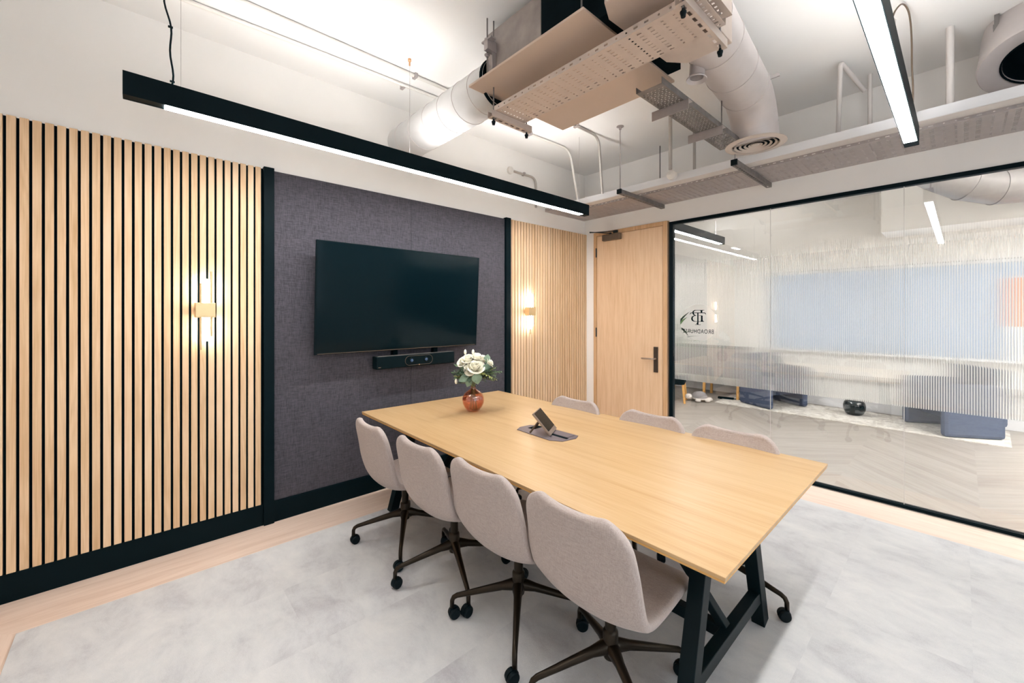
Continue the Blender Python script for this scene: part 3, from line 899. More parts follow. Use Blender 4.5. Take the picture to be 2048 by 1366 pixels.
# ------------------------------------------------------------------ vase and flowers
VX, VY = 1.925, 2.56
vz = TZ + .0005
vr = obj('round_vase', MB().lathe([(.001, .004), (.034, .004), (.040, .0), (.052, .012), (.070, .035), (.082, .062), (.086, .088), (.082, .112), (.070, .136), (.050, .154), (.030, .166), (.020, .176), (.019, .186), (.024, .194), (.021, .194), (.016, .184), (.018, .172), (.029, .161), (.049, .149), (.067, .132), (.079, .110), (.083, .088), (.079, .063), (.067, .038), (.050, .016), (.036, .010), (.001, .010)], (VX, VY, vz), 40), 'vase', label='round amber pink glass vase half filled with water on the far end of the table', cat='vase', smooth=True)
obj('water', MB().lathe([(.001, .013), (.046, .018), (.062, .036), (.076, .064), (.0795, .088), (.0775, .102), (.001, .102)], (VX, VY, vz), 32), 'water', vr, smooth=50)
bq = empty('flower_bouquet', (VX, VY, TZ + .19), 'bouquet of cream roses with mixed greenery standing in the round glass vase', 'flowers')
BC = Vector((VX, VY, TZ + .19))
rv = Vector((math.sin(CAM_YAW), -math.cos(CAM_YAW), 0)); fv = Vector((math.cos(CAM_YAW), math.sin(CAM_YAW), 0))
def bp(r, u, f=0):     # r right, u up, f away: a place in the bouquet
    return BC + rv * r + Vector((0, 0, u)) + fv * f
def rose(mb, c, R, axis, rnd):
    ax = Vector(axis).normalized()
    a = ax.cross(Vector((.3, .8, .1))).normalized(); b = ax.cross(a)
    layers = [(.28, .95, 3, .10), (.5, .92, 4, .35), (.74, .80, 5, .75), (1.0, .55, 6, 1.25)]
    for li, (rr, h, n, op) in enumerate(layers):
        for k in range(n):
            th = 2 * PI * (k + .37 * li) / n + rnd.random() * .3
            wd = 2 * PI / n * .68
            vs = []; nu, nv = 5, 5
            for i in range(nv + 1):
                t = i / nv
                for j in range(nu + 1):
                    s = (j / nu - .5) * 2
                    q = th + s * wd * (0.35 + .65 * math.sin(PI * min(t * .62 + .12, 1)))
                    rad = R * rr * (0.25 + .75 * math.sin(t * PI / 2)) * (1 + op * .22 * t ** 3) * (1 - .06 * s * s)
                    hh = R * (-.55 + (h + .45) * t - .22 * op * t ** 4 - .10 * s * s * t)
                    vs.append(c + (a * math.cos(q) + b * math.sin(q)) * rad + ax * hh)
            fs = [(i*(nu+1)+j, i*(nu+1)+j+1, (i+1)*(nu+1)+j+1, (i+1)*(nu+1)+j) for i in range(nv) for j in range(nu)]
            mb.add(vs, fs)
rnd = random.Random(3)
for (r_, u_, f_, R, ax) in [(.026, .158, -.055, .056, (-.35, -.55, .65)), (-.036, .212, -.02, .048, (-.4, -.3, 1)), (.028, .222, .0, .048, (.1, -.3, 1)), (.073, .210, .01, .042, (.5, -.3, .9)), (-.085, .190, -.02, .034, (-1, -.3, .7)), (.128, .185, -.02, .034, (.7, -.6, .6)), (-.022, .135, -.06, .036, (-.6, -.7, .2)), (-.030, .175, -.04, .036, (-.6, -.6, .6))]:
    mb = MB(); rose(mb, bp(r_, u_, f_), R, ax, rnd)
    obj('rose', mb, 'petal', bq, smooth=True, solid=.0009, soff=0)
def leafm(mb, base, d, up, L, W, curl=.15, n=8):
    d = Vector(d).normalized(); s = d.cross(Vector(up)).normalized(); nrm = s.cross(d)
    vs = []
    for i in range(n + 1):
        t = i / n
        w_ = W * (math.sin(PI * t ** .85) + .02)
        c = base + d * L * t - nrm * curl * L * t * t
        for j, q in enumerate((-1, -.5, 0, .5, 1)):
            vs.append(c + s * w_ * q + nrm * abs(q) * w_ * .18)
    fs = [(i*5+j, i*5+j+1, (i+1)*5+j+1, (i+1)*5+j) for i in range(n) for j in range(4)]
    mb.add(vs, fs)
for (r_, u_, f_, d, up, L, W) in [(.028, .118, -.085, (.1, -.2, -1), (-.5, -.8, .2), .088, .040), (-.03, .09, -.06, (-.9, .2, -.35), (-.3, -1, .4), .085, .030), (-.02, .075, -.06, (-.35, 0, -1), (-.4, -1, .1), .07, .028),
                                  (.105, .195, -.03, (.25, 0, 1), (-.6, -.7, .2), .062, .026), (.085, .175, -.05, (.6, -.3, -.7), (-.5, -.8, .3), .075, .032), (-.055, .12, -.06, (-1, .2, .1), (-.2, -.9, .6), .05, .016), (.09, .20, -.03, (.9, -.2, -.2), (-.5, -.7, .5), .06, .026)]:
    mb = MB(); leafm(mb, bp(r_, u_, f_), d, up, L, W)
    obj('eucalyptus_leaf', mb, 'leaf_grey', bq, smooth=True, solid=.0008)
def sprig(mb, base, d, L, n, ll, lw, droop=.3):
    d = Vector(d).normalized()
    side = d.cross(Vector((0, 0, 1)));
    if side.length < .1: side = rv.copy()
    side.normalize(); upv = side.cross(d)
    p = Vector(base); pts = [p.copy()]
    for i in range(n):
        dd = (d - Vector((0, 0, 1)) * droop * i / n).normalized()
        p = p + dd * L / n
        pts.append(p.copy())
        for s in (-1, 1):
            q = (dd * .6 + side * s * .75 + upv * rnd.uniform(-.5, .6)).normalized()
            leafm(mb, p, q, upv + rv * .2, ll * (1.15 - .6 * i / n), lw, .1, 3)
    mb.tube(pts, .0011, 5)
specs = []
for i in range(34):
    side = 1 if i % 5 > 1 else -1
    r0 = side * rnd.uniform(.02, .07)
    a = rnd.uniform(-.25, .75) if side > 0 else rnd.uniform(-.1, .9)
    specs.append((bp(r0, rnd.uniform(.05, .14), rnd.uniform(-.06, .05)), rv * side * .9 + Vector((0, 0, 1)) * a * .8 + fv * rnd.uniform(-.6, .4), rnd.uniform(.11, .16) if side > 0 else rnd.uniform(.07, .11)))
for i, (b0, d0, L) in enumerate(specs):
    mb = MB(); sprig(mb, b0, d0, L, 9, .034, .0055, .35)
    obj('fern_sprig', mb, ('leaf_dark', 'leaf_green', 'leaf_dark', 'leaf_lime')[i % 4], bq, smooth=True)
mb = MB()
for i in range(44):
    a = rnd.uniform(0, 2 * PI); rr = rnd.uniform(.02, .09)
    p = BC + Vector((math.cos(a) * rr, math.sin(a) * rr, rnd.uniform(.03, .15)))
    leafm(mb, p, Vector((math.cos(a), math.sin(a), rnd.uniform(-.5, .7))), (0, 0, 1), rnd.uniform(.035, .06), rnd.uniform(.010, .018), .2, 5)
obj('foliage', mb, 'leaf_dark', bq, smooth=True, kind='stuff')
for (r_, u_, f_) in [(.0, .280, -.01), (-.062, .278, .0), (-.129, .055, -.03)]:
    bm_ = MB().lathe([(.001, 0), (.008, .006), (.011, .018), (.009, .032), (.004, .040), (.001, .041)], bp(r_, u_ - .03, f_), 12)
    bo = obj('bud', bm_, 'petal', bq, smooth=True)
    obj('bud_stem', MB().tube([bp(r_ * .3, .03, f_), bp(r_ * .8, u_ * .6, f_), bp(r_, u_ - .028, f_)], .0015, 6), 'stem', bo)
mb = MB()
for i in range(9):
    a = i * .7
    mb.tube([Vector((VX + .030 * math.cos(a), VY + .030 * math.sin(a), TZ + .016)), Vector((VX + .008 * math.cos(a), VY + .008 * math.sin(a), TZ + .18)), BC + Vector((.03 * math.cos(a), .03 * math.sin(a), .09))], .0026, 7)
obj('stems', mb, 'stem', bq, smooth=True)

# ------------------------------------------------------------------ office chairs
def lerp_prof(P, t):
    n = len(P) - 1
    x = t * n; i = min(int(x), n - 1); f = x - i
    p0 = P[max(i-1, 0)]; a = P[i]; b = P[i+1]; c = P[min(i+2, n)]
    return tuple(0.5 * ((2*a[k]) + (-p0[k] + b[k]) * f + (2*p0[k] - 5*a[k] + 4*b[k] - c[k]) * f*f + (-p0[k] + 3*a[k] - 3*b[k] + c[k]) * f**3) for k in range(len(a)))

def make_chair():
    r = empty('office_chair', (0, 0, 0))
    # profile from the seat front to the top of the back: x forward, z up, half width, dish depth
    P = [(.285, .425, .190, .000), (.248, .452, .215, .004), (.15, .462, .232, .012), (.05, .450, .236, .018), (-.04, .430, .236, .034),
         (-.124, .432, .244, .050), (-.178, .470, .250, .044), (-.196, .548, .252, .030), (-.208, .645, .247, .023), (-.227, .735, .238, .022), (-.243, .815, .226, .020)]
    nu, nv = 36, 16
    cen = [lerp_prof(P, i / nu) for i in range(nu + 1)]
    arcl = [0]
    for i in range(nu): arcl.append(arcl[-1] + math.hypot(cen[i+1][0] - cen[i][0], cen[i+1][1] - cen[i][1]))
    T = arcl[-1]
    mb = MB(); vs = []
    for i in range(nu + 1):
        x, z, w_, dsh = cen[i]
        d0 = arcl[i]; d1 = T - arcl[i]
        for d, e in ((d0, .10), (d1, .085)):
            if d < e: w_ = w_ - e + e * math.sqrt(max(0, 1 - ((e - d) / e) ** 2))
        a = cen[max(i-1, 0)]; b = cen[min(i+1, nu)]
        tx, tz = b[0] - a[0], b[1] - a[1]; l = math.hypot(tx, tz); tx /= l; tz /= l
        nx, nz = tz, -tx                    # towards the sitter: up over the seat, forward from the back
        if nz < 0 and abs(nz) > abs(nx): nx, nz = -nx, -nz
        if abs(nx) >= abs(nz) and nx < 0: nx, nz = -nx, -nz
        for j in range(nv + 1):
            s = (j / nv - .5) * 2
            k = dsh * abs(s) ** 2.2
            # the top edge of the back dips a little in the middle line
            vs.append((x + nx * k, s * w_, z + nz * k))
    mb.add(vs, [(i*(nv+1)+j, i*(nv+1)+j+1, (i+1)*(nv+1)+j+1, (i+1)*(nv+1)+j) for i in range(nu) for j in range(nv)])
    obj('seat_shell', mb, 'chair_fabric', r, smooth=True, solid=.034, soff=1.0, subsurf=1, local=True)
    obj('seat_mount', MB().lathe([(.001, .0), (.05, .0), (.085, .018), (.085, .026), (.001, .026)], (0, 0, .392), 24), 'bronze', r, smooth=40, local=True)
    obj('column', MB().lathe([(.028, 0), (.030, .01), (.030, .10), (.027, .105), (.022, .11), (.022, .25)], (0, 0, .148), 24, cap=True), 'bronze', r, smooth=40, local=True)
    obj('tilt_lever', MB().tube([(0.03, 0, .395), (.03, -.10, .392), (.03, -.17, .388), (.03, -.185, .386)], [.006, .006, .006, .009], 8), 'black_metal', r, smooth=True, local=True)
    for k in range(4):
        a = PI / 2 * k
        c, s = math.cos(a), math.sin(a)
        prof = [(.0, .190, .030), (.03, .188, .027), (.08, .178, .019), (.16, .158, .016), (.26, .132, .0125), (.300, .122, .0115), (.317, .112, .0112), (.325, .095, .011), (.326, .062, .011)]
        lg_ = obj('leg', MB().tube([(q[0] * c, q[0] * s, q[1]) for q in prof], [q[2] for q in prof], 12), 'bronze', r, smooth=True, local=True)
        yaw = a + (.6, 2.1, -.9, 1.3)[k]
        dc, ds = math.cos(yaw), math.sin(yaw)
        px, py = .326 * c, .326 * s
        mb = MB()
        wx, wy = px - dc * .012, py - ds * .012
        for o_ in (-1, 1):
            mb.lathe([(.001, -.009), (.022, -.009), (.0265, -.005), (.0265, .005), (.022, .009), (.001, .009)], (wx - ds * .0125 * o_, wy + dc * .0125 * o_, .0335), 24, axis=(-ds, dc, 0))
        mb.lathe([(.001, 0), (.011, 0), (.011, .022), (.001, .022)], (px, py, .042), 12)
        mb.lathe([(.001, -.006), (.029, -.006), (.029, .006), (.001, .006)], (wx, wy, .035), 20, axis=(-ds, dc, 0))
        obj('caster', mb, 'rubber', lg_, smooth=40, local=True)
    return r
chair0 = make_chair()
near = [(1.305, 2.480, 147.5, -2, 'oatmeal swivel chair at the far end of the near side, closest to the television wall'),
        (1.332, 1.950, 158, 0, 'oatmeal swivel chair second from the television wall on the near side of the table'),
        (1.362, 1.448, 134, 0, 'oatmeal swivel chair third from the television wall, beside the nearest one'),
        (1.378, .935, 150, 0, 'oatmeal swivel chair closest to the camera, its whole seat and back in view')]
far = [(2.335, 2.62, 20, 180, 'oatmeal swivel chair beyond the table in front of the corner slat panel'),
       (2.33, 2.07, 200, 180, 'oatmeal swivel chair beyond the table, nearest the room corner beside the door'),
       (2.33, 1.42, 215, 180, 'oatmeal swivel chair beyond the table in front of the door'),
       (2.33, .90, 270, 180, 'oatmeal swivel chair beyond the table in front of the glass, nearest the camera end')]
first = True
def place_chair(x, y, base, face, label, group):
    global first
    r = chair0 if first else copy_tree(chair0)
    first = False
    r.location = (x, y, .0)
    r.rotation_euler = (0, 0, math.radians(face))
    for ch in r.children:
        if ch.name.startswith('leg'):
            ch.rotation_euler = (0, 0, math.radians(base - face))
    setp(r, label, 'chair', group)
for x, y, b, fc, lb in near: place_chair(x, y, b, fc, lb, 'chairs along the near side of the table')
for x, y, b, fc, lb in far[1:]: place_chair(x, y, b, fc, lb, 'chairs along the far side of the table')

# ------------------------------------------------------------------ ceiling services
def rod(mb, x, y, z0, z1, r=.0045):
    mb.tube([(x, y, z0), (x, y, z1)], r, 8)
# fan coil unit with its panel
un = empty('air_conditioning_unit', (1.95, 1.6, 2.9), 'boxed air conditioning unit with a beige underside panel hung below the ceiling', 'air conditioner')
obj('underside_panel', MB().box(1.515, 2.405, 1.176, 2.062, 2.900, 2.914), 'board', un, bevel=.002)
obj('casing', MB().box(1.63, 2.33, 1.556, 2.03, 2.914, 3.255), 'unit_side', un, bevel=.003)
obj('insulated_casing', MB().box(1.635, 2.325, 1.10, 1.556, 2.914, 3.255), 'insul', un)
obj('mounting_lug', MB().box(1.56, 1.63, 1.93, 1.965, 3.10, 3.16).box(1.56, 1.60, 1.90, 1.99, 3.155, 3.165).box(1.60, 1.63, 1.935, 1.94, 3.0, 3.10), 'galv', un)
mb = MB()
rod(mb, 1.585, 1.965, 2.914, ZC); rod(mb, 1.585, 1.24, 2.914, ZC); rod(mb, 2.37, 1.24, 2.914, ZC); rod(mb, 2.37, 1.965, 2.914, ZC)
obj('hanger_rod', mb, 'galv_dark', un)
mb = MB()
for z_ in (3.075, 3.17):
    mb.lathe([(.001, 0), (.012, 0), (.012, .008), (.018, .009), (.018, .012), (.001, .012)], (1.585, 1.965, z_), 12)
obj('hanger_nut', mb, 'galv', un)
# plenum and duct to the diffuser
sd = empty('supply_duct', (2.6, .95, 2.85), 'grey spiral duct bending down from the air conditioning unit to a round diffuser', 'duct')
mb = MB().prism([(1.50, .775), (2.195, .775), (2.195, 1.0), (2.10, 1.072), (1.60, 1.095), (1.50, 1.05)], 2, 2.848, 3.22)
obj('plenum_box', mb, 'galv_tan', sd, bevel=.004)
D0 = Vector((2.19, .925, 3.035)); 
ex, ey = 3.385, 1.035
dirx = (Vector((ex, ey, 0)) - Vector((D0.x, D0.y, 0))).normalized()
RB = .30
bend_start = Vector((ex, ey, D0.z)) - dirx * RB
path = [D0, D0 + (bend_start - D0) * .5, bend_start]
cen_ = bend_start - Vector((0, 0, RB))
for i in range(1, 11):
    a = PI / 2 * i / 10
    path.append(cen_ + dirx * RB * math.sin(a) + Vector((0, 0, RB)) * math.cos(a))
path[-1] = Vector((ex, ey, 2.765))
path = [p for p in path[:-1] if p.z > 2.775] + [path[-1]]
obj('duct_run', MB().tube(path, .150, 40), 'duct', sd, smooth=40)
def band(par, c, ax, r, w_=.006, mat='duct'):
    m_ = MB()
    m_.lathe([(r - .002, -w_), (r + .0035, -w_), (r + .0035, w_), (r - .002, w_)], c, 40, axis=ax)
    obj('duct_band', m_, mat, par, smooth=40)
band(sd, D0 + dirx * .55, dirx, .150, .004)
band(sd, bend_start - dirx * .03, dirx, .150, .012)
band(sd, D0 + dirx * .22, dirx, .150, .003)
for i in (7, 9):
    a = PI / 2 * i / 10
    c = cen_ + dirx * RB * math.sin(a) + Vector((0, 0, RB)) * math.cos(a)
    if c.z > 2.8: band(sd, c, (dirx * math.cos(a) - Vector((0, 0, 1)) * math.sin(a)), .150, .002)
sp = D0 + dirx * .30 + Vector((0, 0, -.10))
spd = Vector((-.15, .35, -.92)).normalized()
spd = Vector((-.05, .05, -1)).normalized()
obj('test_spigot', MB().lathe([(.042, 0), (.042, .10), (.056, .115), (.054, .120), (.037, .105), (.037, .0), (.001, .0)], D0 + dirx * .20 + Vector((.0, .085, -.07)), 24, axis=spd), 'duct', sd, smooth=40)
obj('hanging_bracket', MB().beam(bend_start + Vector((.0, -.145, .02)), bend_start + Vector((.02, -.20, .03)), .012, .02), 'galv', sd)
df = obj('round_diffuser', MB().lathe([(.150, .035), (.155, .015), (.198, .0), (.200, -.004), (.190, -.008), (.154, -.008), (.150, .004)], (ex, ey, 2.752), 48), 'diffuser_cream', sd, smooth=40, label='cream round ceiling diffuser')
mb = MB()
for R_ in (.140, .108, .076, .048):
    mb.lathe([(R_, .002), (R_ - .015, .007), (R_ - .016, .006), (R_ - .004, -.002)], (ex, ey, 2.744), 40)
mb.lathe([(.030, .003), (.026, -.002), (.001, -.006)], (ex, ey, 2.748), 24)
obj('diffuser_ring', mb, 'diffuser_cream', df, smooth=40)
obj('diffuser_shade_disc', MB().lathe([(.149, 0), (.001, 0)], (ex, ey, 2.762), 32), 'insul', df)  # black disc painted in as the shade between the rings
# white duct running into the feature wall
wd = empty('extract_duct', (1.75, 2.7, 2.85), 'white spiral duct running from the air conditioning unit to the television wall', 'duct')
obj('duct_run', MB().tube([(1.75, 2.03, 3.0), (1.75, YA + .017, 3.0)], .150, 44, cap=False), 'duct_white', wd, smooth=True)
for yy_ in (2.18, 2.36, 2.55, 2.76, 2.98, 3.2): band(wd, Vector((1.75, yy_, 3.0)), Vector((.12, 1, 0)).normalized(), .150, .0015)
obj('duct_collar', MB().lathe([(.149, 0), (.158, 0), (.158, .02), (.149, .02)], (1.75, 2.035, 3.0), 40, axis=(0, 1, 0)).lathe([(.001, 0), (.148, 0)], (1.75, 2.05, 3.0), 40, axis=(0, 1, 0)), 'insul', wd)
# perforated tray under the unit
tr = empty('cable_tray', (1.755, 1.37, 2.75), 'beige perforated cable tray hung under the air conditioning unit on two channels', 'cable tray')
TX0_, TX1_, TY0, TY1 = 1.631, 1.882, .69, 1.955
mb = MB()
rows = []; y = TY0 + .015; k = 0
while y < TY1 - .03:
    long_ = (k % 4) in (0, 1)
    L = .020 if long_ else .010
    hs = []
    for i in range(9):
        v = TX0_ + .022 + i * .0258
        hs.append((v, v + .0090))
    rows.append((y, y + L, hs)); y += .0522; k += 1
perf(mb, TY0, TY1, TX0_, TX1_, rows, lambda u, v: (v, u, 2.75))
rows = []; y = TY0 + .015; k = 0
while y < TY1 - .03:
    L = .020 if (k % 4) in (0, 1) else .009
    rows.append((y, y + L, [(2.761, 2.770)])); y += .0522; k += 1
for x_ in (TX0_, TX1_):
    perf(mb, TY0, TY1, 2.75, 2.782, rows, lambda u, v, x_=x_: (x_, u, v))
obj('tray_plate', mb, 'galv_tan', tr, solid=.0015, fixn=False)
for yy_, xa, xb, lb in ((1.958, 1.600, 1.945, 'channel nearer the television wall'), (.742, 1.560, 1.985, 'channel nearer the camera')):
    mb = MB(); rows = []; x = xa + .02
    while x < xb - .04:
        rows.append((x, x + .028, [(yy_ - .008, yy_ + .006)])); x += .05
    perf(mb, xa, xb, yy_ - .021, yy_ + .021, rows, lambda u, v: (u, v, 2.708))
    mb.box(xa, xb, yy_ - .021, yy_ - .019, 2.709, 2.748).box(xa, xb, yy_ + .019, yy_ + .021, 2.709, 2.748)
    ch = obj('support_channel', mb, 'galv_tan', tr, fixn=False, label=lb)
    mb = MB(); rods_ = (xa + .03, xb - .03)
    for x in rods_: rod(mb, x, yy_, 2.672, ZC if x < 1.7 or yy_ < 1 else 2.90)
    obj('threaded_rod', mb, 'galv_dark', ch)
    mb = MB()
    for x in rods_:
        mb.lathe([(.001, 0), (.009, 0), (.011, .012), (.013, .016), (.013, .022), (.006, .026), (.006, .034), (.001, .034)], (x, yy_, 2.668), 10)
    obj('rod_cap', mb, 'rubber', ch, smooth=40)
mb = MB(); rows = []; x = 1.50
while x < 1.89:
    rows.append((x, x + .010, [(.700, .711)])); x += .028
perf(mb, 1.48, 1.915, .675, .735, rows, lambda u, v: (u, v, 2.80))
mb.box(1.48, 1.915, .735, .737, 2.80, 2.84)
obj('support_channel', mb, 'galv_tan', tr, fixn=False, label='perforated angle at the camera end of the tray')
# big tray and trunking beside the glass wall
T2 = empty('cable_tray', (4.08, .9, 2.70), 'long wide perforated cable tray running above the door and glass wall', 'cable tray')
X0, X1, Y0, Y1 = 3.80, 4.30, YR + .02, 3.325
mb = MB()
rows = []; y = Y0 + .02; k = 0
while y < Y1 - .03:
    L = .022 if (k % 4) in (0, 1) else .010
    hs = []
    for i in range(22):
        v = X0 + .03 + i * .0205
        hs.append((v, v + .0095))
    rows.append((y, y + L, hs)); y += .052; k += 1
perf(mb, Y0, Y1, X0, X1, rows, lambda u, v: (v, u, 2.70))
rows = []; y = Y0 + .02; k = 0
while y < Y1 - .03:
    L = .022 if (k % 4) in (0, 1) else .008
    rows.append((y, y + L, [(2.709, 2.716)])); y += .052; k += 1
for x_ in (X0, X1):
    perf(mb, Y0, Y1, 2.70, 2.728, rows, lambda u, v, x_=x_: (x_, u, v))
obj('tray_plate', mb, 'galv', T2, solid=.0015, fixn=False)
obj('tray_cables', MB().tube([(3.95, Y0, 2.716), (3.95, 1, 2.716), (3.97, Y1, 2.716)], .012, 8).tube([(4.05, Y0, 2.715), (4.06, 1, 2.715), (4.03, Y1, 2.715)], .011, 8).tube([(4.17, Y0, 2.715), (4.15, 1.4, 2.715), (4.18, Y1, 2.715)], .011, 8), 'trunk', T2, smooth=True)
tk = empty('cable_trunking', (3.74, .9, 2.72), 'pale grey boxed cable trunking running alongside the wide cable tray', 'trunking')
obj('trunking_body', MB().box(3.690, 3.798, Y0, 3.08, 2.722, 2.790), 'trunk', tk, bevel=.002)
obj('trunking_lid', MB().box(3.686, 3.690, Y0, 3.08, 2.726, 2.790), 'white', tk)
sp_ = empty('cable_tray', (3.9, 3.2, 2.69), 'short plain tray section turning along the television wall by the corner', 'cable tray')
obj('tray_plate', MB().box(3.56, 3.80, 3.11, 3.32, 2.695, 2.70).box(3.556, 3.56, 3.11, 3.32, 2.695, 2.735), 'galv', sp_)
for yy_, lb in ((2.235, 'slotted steel channel under the wide tray, nearer the corner'), (1.20, 'slotted steel channel under the wide tray, nearer the round diffuser')):
    st = empty('support_channel', (3.87, yy_, 2.66), lb, 'bracket', group='channels under the wide cable tray')
    mb = MB(); rows = []; x = 3.46
    while x < 4.27:
        rows.append((x, x + .022, [(yy_ - .007, yy_ + .007)])); x += .046
    perf(mb, 3.44, 4.30, yy_ - .021, yy_ + .021, rows, lambda u, v: (u, v, 2.657))
    mb.box(3.44, 4.30, yy_ - .021, yy_ - .019, 2.658, 2.6965).box(3.44, 4.30, yy_ + .019, yy_ + .021, 2.658, 2.6965)
    obj('channel', mb, 'galv_dark', st, fixn=False)
    obj('end_cap', MB().box(3.430, 3.445, yy_ - .023, yy_ + .023, 2.655, 2.699), 'rubber', st)
    mb = MB(); rod(mb, 3.455, yy_, 2.66, ZC, .005); obj('threaded_rod', mb, 'galv', st)
    obj('ceiling_fixing', MB().lathe([(.001, 0), (.035, 0), (.035, .004), (.012, .012), (.012, .03), (.001, .03)], (3.455, yy_, ZC), 20, axis=(0, 0, -1)), 'galv', st, smooth=40)
# third tray, slanting away under the ducts
T3 = empty('cable_tray', (2.7, 1.18, 2.75), 'narrow perforated cable tray between the beige panel and the round diffuser', 'cable tray')
mb = MB(); rows = []; x = 2.14; k = 0
while x < 3.28:
    hs = []
    for i in range(6):
        v = 1.112 + i * .0225 + (.008 if k % 2 else 0)
        hs.append((v, v + .009))
    rows.append((x, x + .009, hs)); x += .0195; k += 1
perf(mb, 2.10, 3.30, 1.098, 1.252, rows, lambda u, v: (u, v, 2.75))
mb.add([(2.10, 1.098, 2.75), (3.30, 1.098, 2.75), (3.30, 1.098, 2.785), (2.10, 1.098, 2.785)], [(0, 1, 2, 3)])
mb.add([(2.10, 1.252, 2.75), (3.30, 1.252, 2.75), (3.30, 1.252, 2.785), (2.10, 1.252, 2.785)], [(0, 1, 2, 3)])
obj('tray_plate', mb, 'galv_dark', T3, solid=.0015, fixn=False)
for x in (2.36, 2.86):
    mb = MB().box(x, x + .003, 1.07, 1.30, 2.69, 2.745).box(x, x + .055, 1.07, 1.30, 2.744, 2.747)
    br = obj('tray_bracket', mb, 'galv', T3)
mb = MB(); rod(mb, 2.885, 1.085, 2.72, ZC); obj('threaded_rod', mb, 'galv_dark', T3)
# conduits
def conduit(label, pts, r=.0125, mat='conduit', name='conduit', clips=(), cat='conduit', box=None):
    e = empty(name, pts[0], label, cat, group='conduits and pipes at the ceiling')
    obj('pipe', MB().tube(pts, r, 14), mat, e, smooth=40)
    for c in clips:
        obj('saddle_clip', MB().box(c[0] - .012, c[0] + .012, c[1] - .026, c[1] + .026, c[2] - r - .004, c[2] + r + .004), 'galv', e, bevel=.003)
    if box is not None:
        obj('junction_box', MB().lathe([(.001, -.024), (.034, -.024), (.038, -.016), (.038, .014), (.001, .014)], box, 28), 'conduit_white', e, smooth=40)
    return e
def bendpts(a, corner, b, r=.10, n=6):
    a = Vector(a); c = Vector(corner); b = Vector(b)
    u = (a - c).normalized(); v = (b - c).normalized()
    p0 = c + u * r; p1 = c + v * r
    out = [a]
    for i in range(n + 1):
        t = i / n
        out.append(p0 * (1-t)**2 + c * 2 * t * (1-t) + p1 * t * t)
    out.append(b)
    return out
zc_ = ZC - .016
conduit('white conduit along the ceiling ending at a round box beside the white duct', [(XL, 2.79, zc_), (1.86, 2.79, zc_)], mat='conduit_white', clips=[(1.55, 2.79, zc_)], box=(1.89, 2.79, ZC - .03))
conduit('conduit along the ceiling above the long black pendant, bending down at the corner tray', bendpts((XL, 3.03, zc_), (3.50, 2.90, zc_), (3.72, 2.95, 2.72), .13), mat='conduit_white', clips=[(1.55, 2.985, zc_), (2.9, 2.915, zc_)])
conduit('steel conduit from beside the beige panel, bending down to the trunking', bendpts((2.5, 2.49, zc_), (3.46, 2.49, zc_), (3.62, 2.56, 2.76), .10), clips=[(3.1, 2.49, zc_)])
conduit('short conduit with a round box on the television wall, bending down behind the pendant', bendpts((3.05, YA - .0, 3.07), (3.42, YA - .0, 3.07), (3.42, YA - .0, 2.73), .09), clips=[(3.22, YA, 3.07)])
obj('junction_box', MB().lathe([(.001, 0), (.036, 0), (.040, .008), (.036, .030), (.001, .032)], (3.02, YA + .016, 3.07), 28, axis=(0, -1, 0)), 'conduit_white', label='round white junction box on the television wall above the pendant', cat='junction box', smooth=40)
conduit('steel pipe dropping from the ceiling to a round box on the trunking', [(3.56, 1.78, 2.80), (3.56, 1.78, ZC)], .016)
obj('junction_box', MB().lathe([(.001, -.03), (.038, -.03), (.042, -.02), (.042, .02), (.001, .03)], (3.63, 1.80, 2.77), 28, axis=(-1, 0, 0)), 'conduit_white', label='round grey junction box on the side of the trunking', cat='junction box', smooth=40)
conduit('plain steel pipe dropping from the ceiling behind the slanted narrow tray', [(4.10, 1.80, 2.72), (4.10, 1.80, ZC)], .014)
conduit('thin threaded rod dropping from the ceiling to the wide tray', [(4.176, 2.205, 2.71), (4.176, 2.205, ZC)], .006, 'galv_dark')
conduit('painted pipe dropping beside the near pendant with an elbow at the ceiling', bendpts((4.10, .667, 2.80), (3.70, .585, ZC - .02), (4.05, .50, ZC - .13), .04), .015, 'trunk')
conduit('painted pipe dropping just beside the glowing pendant strip', [(4.10, .472, 2.72), (4.10, .472, ZC)], .014, 'trunk')
conduit('thick bright pipe dropping from the ceiling left of the big round duct', [(3.80, .053, 2.795), (3.80, .053, ZC)], .019, 'trunk')
# large duct end above the tray
bd = empty('round_duct_end', (4.0, -.35, 3.0), 'large grey round duct end with a dark opening above the tray by the right edge', 'duct')
ax = Vector((-.80, .30, -.55)).normalized(); cc_ = Vector((3.90, -.32, 3.03))
ax = Vector((-.47, .06, -.88)).normalized(); cc_.z = 2.985
obj('duct_body', MB().lathe([(.255, -.30), (.262, -.05), (.265, 0), (.258, .012), (.175, .004), (.165, -.01), (.160, -.02)], cc_, 48, axis=ax), 'duct', bd, smooth=50)
obj('dark_opening', MB().lathe([(.158, -.016), (.15, -.14), (.001, -.15)], cc_, 40, axis=ax).lathe([(.170, -.004), (.164, .006), (.160, -.008)], cc_, 40, axis=ax), 'insul', bd, smooth=40)
mb = MB().box(3.835, 3.865, -.155, -.125, 3.20, 3.25).box(3.84, 3.86, -.15, -.13, 3.25, ZC).tube([(3.85, -.14, 3.20), (3.90, -.16, 3.13)], .0015, 5).tube([(3.85, -.14, 3.21), (3.95, -.25, 3.20)], .0015, 5)
obj('wire_hanger', mb, 'galv_dark', bd)

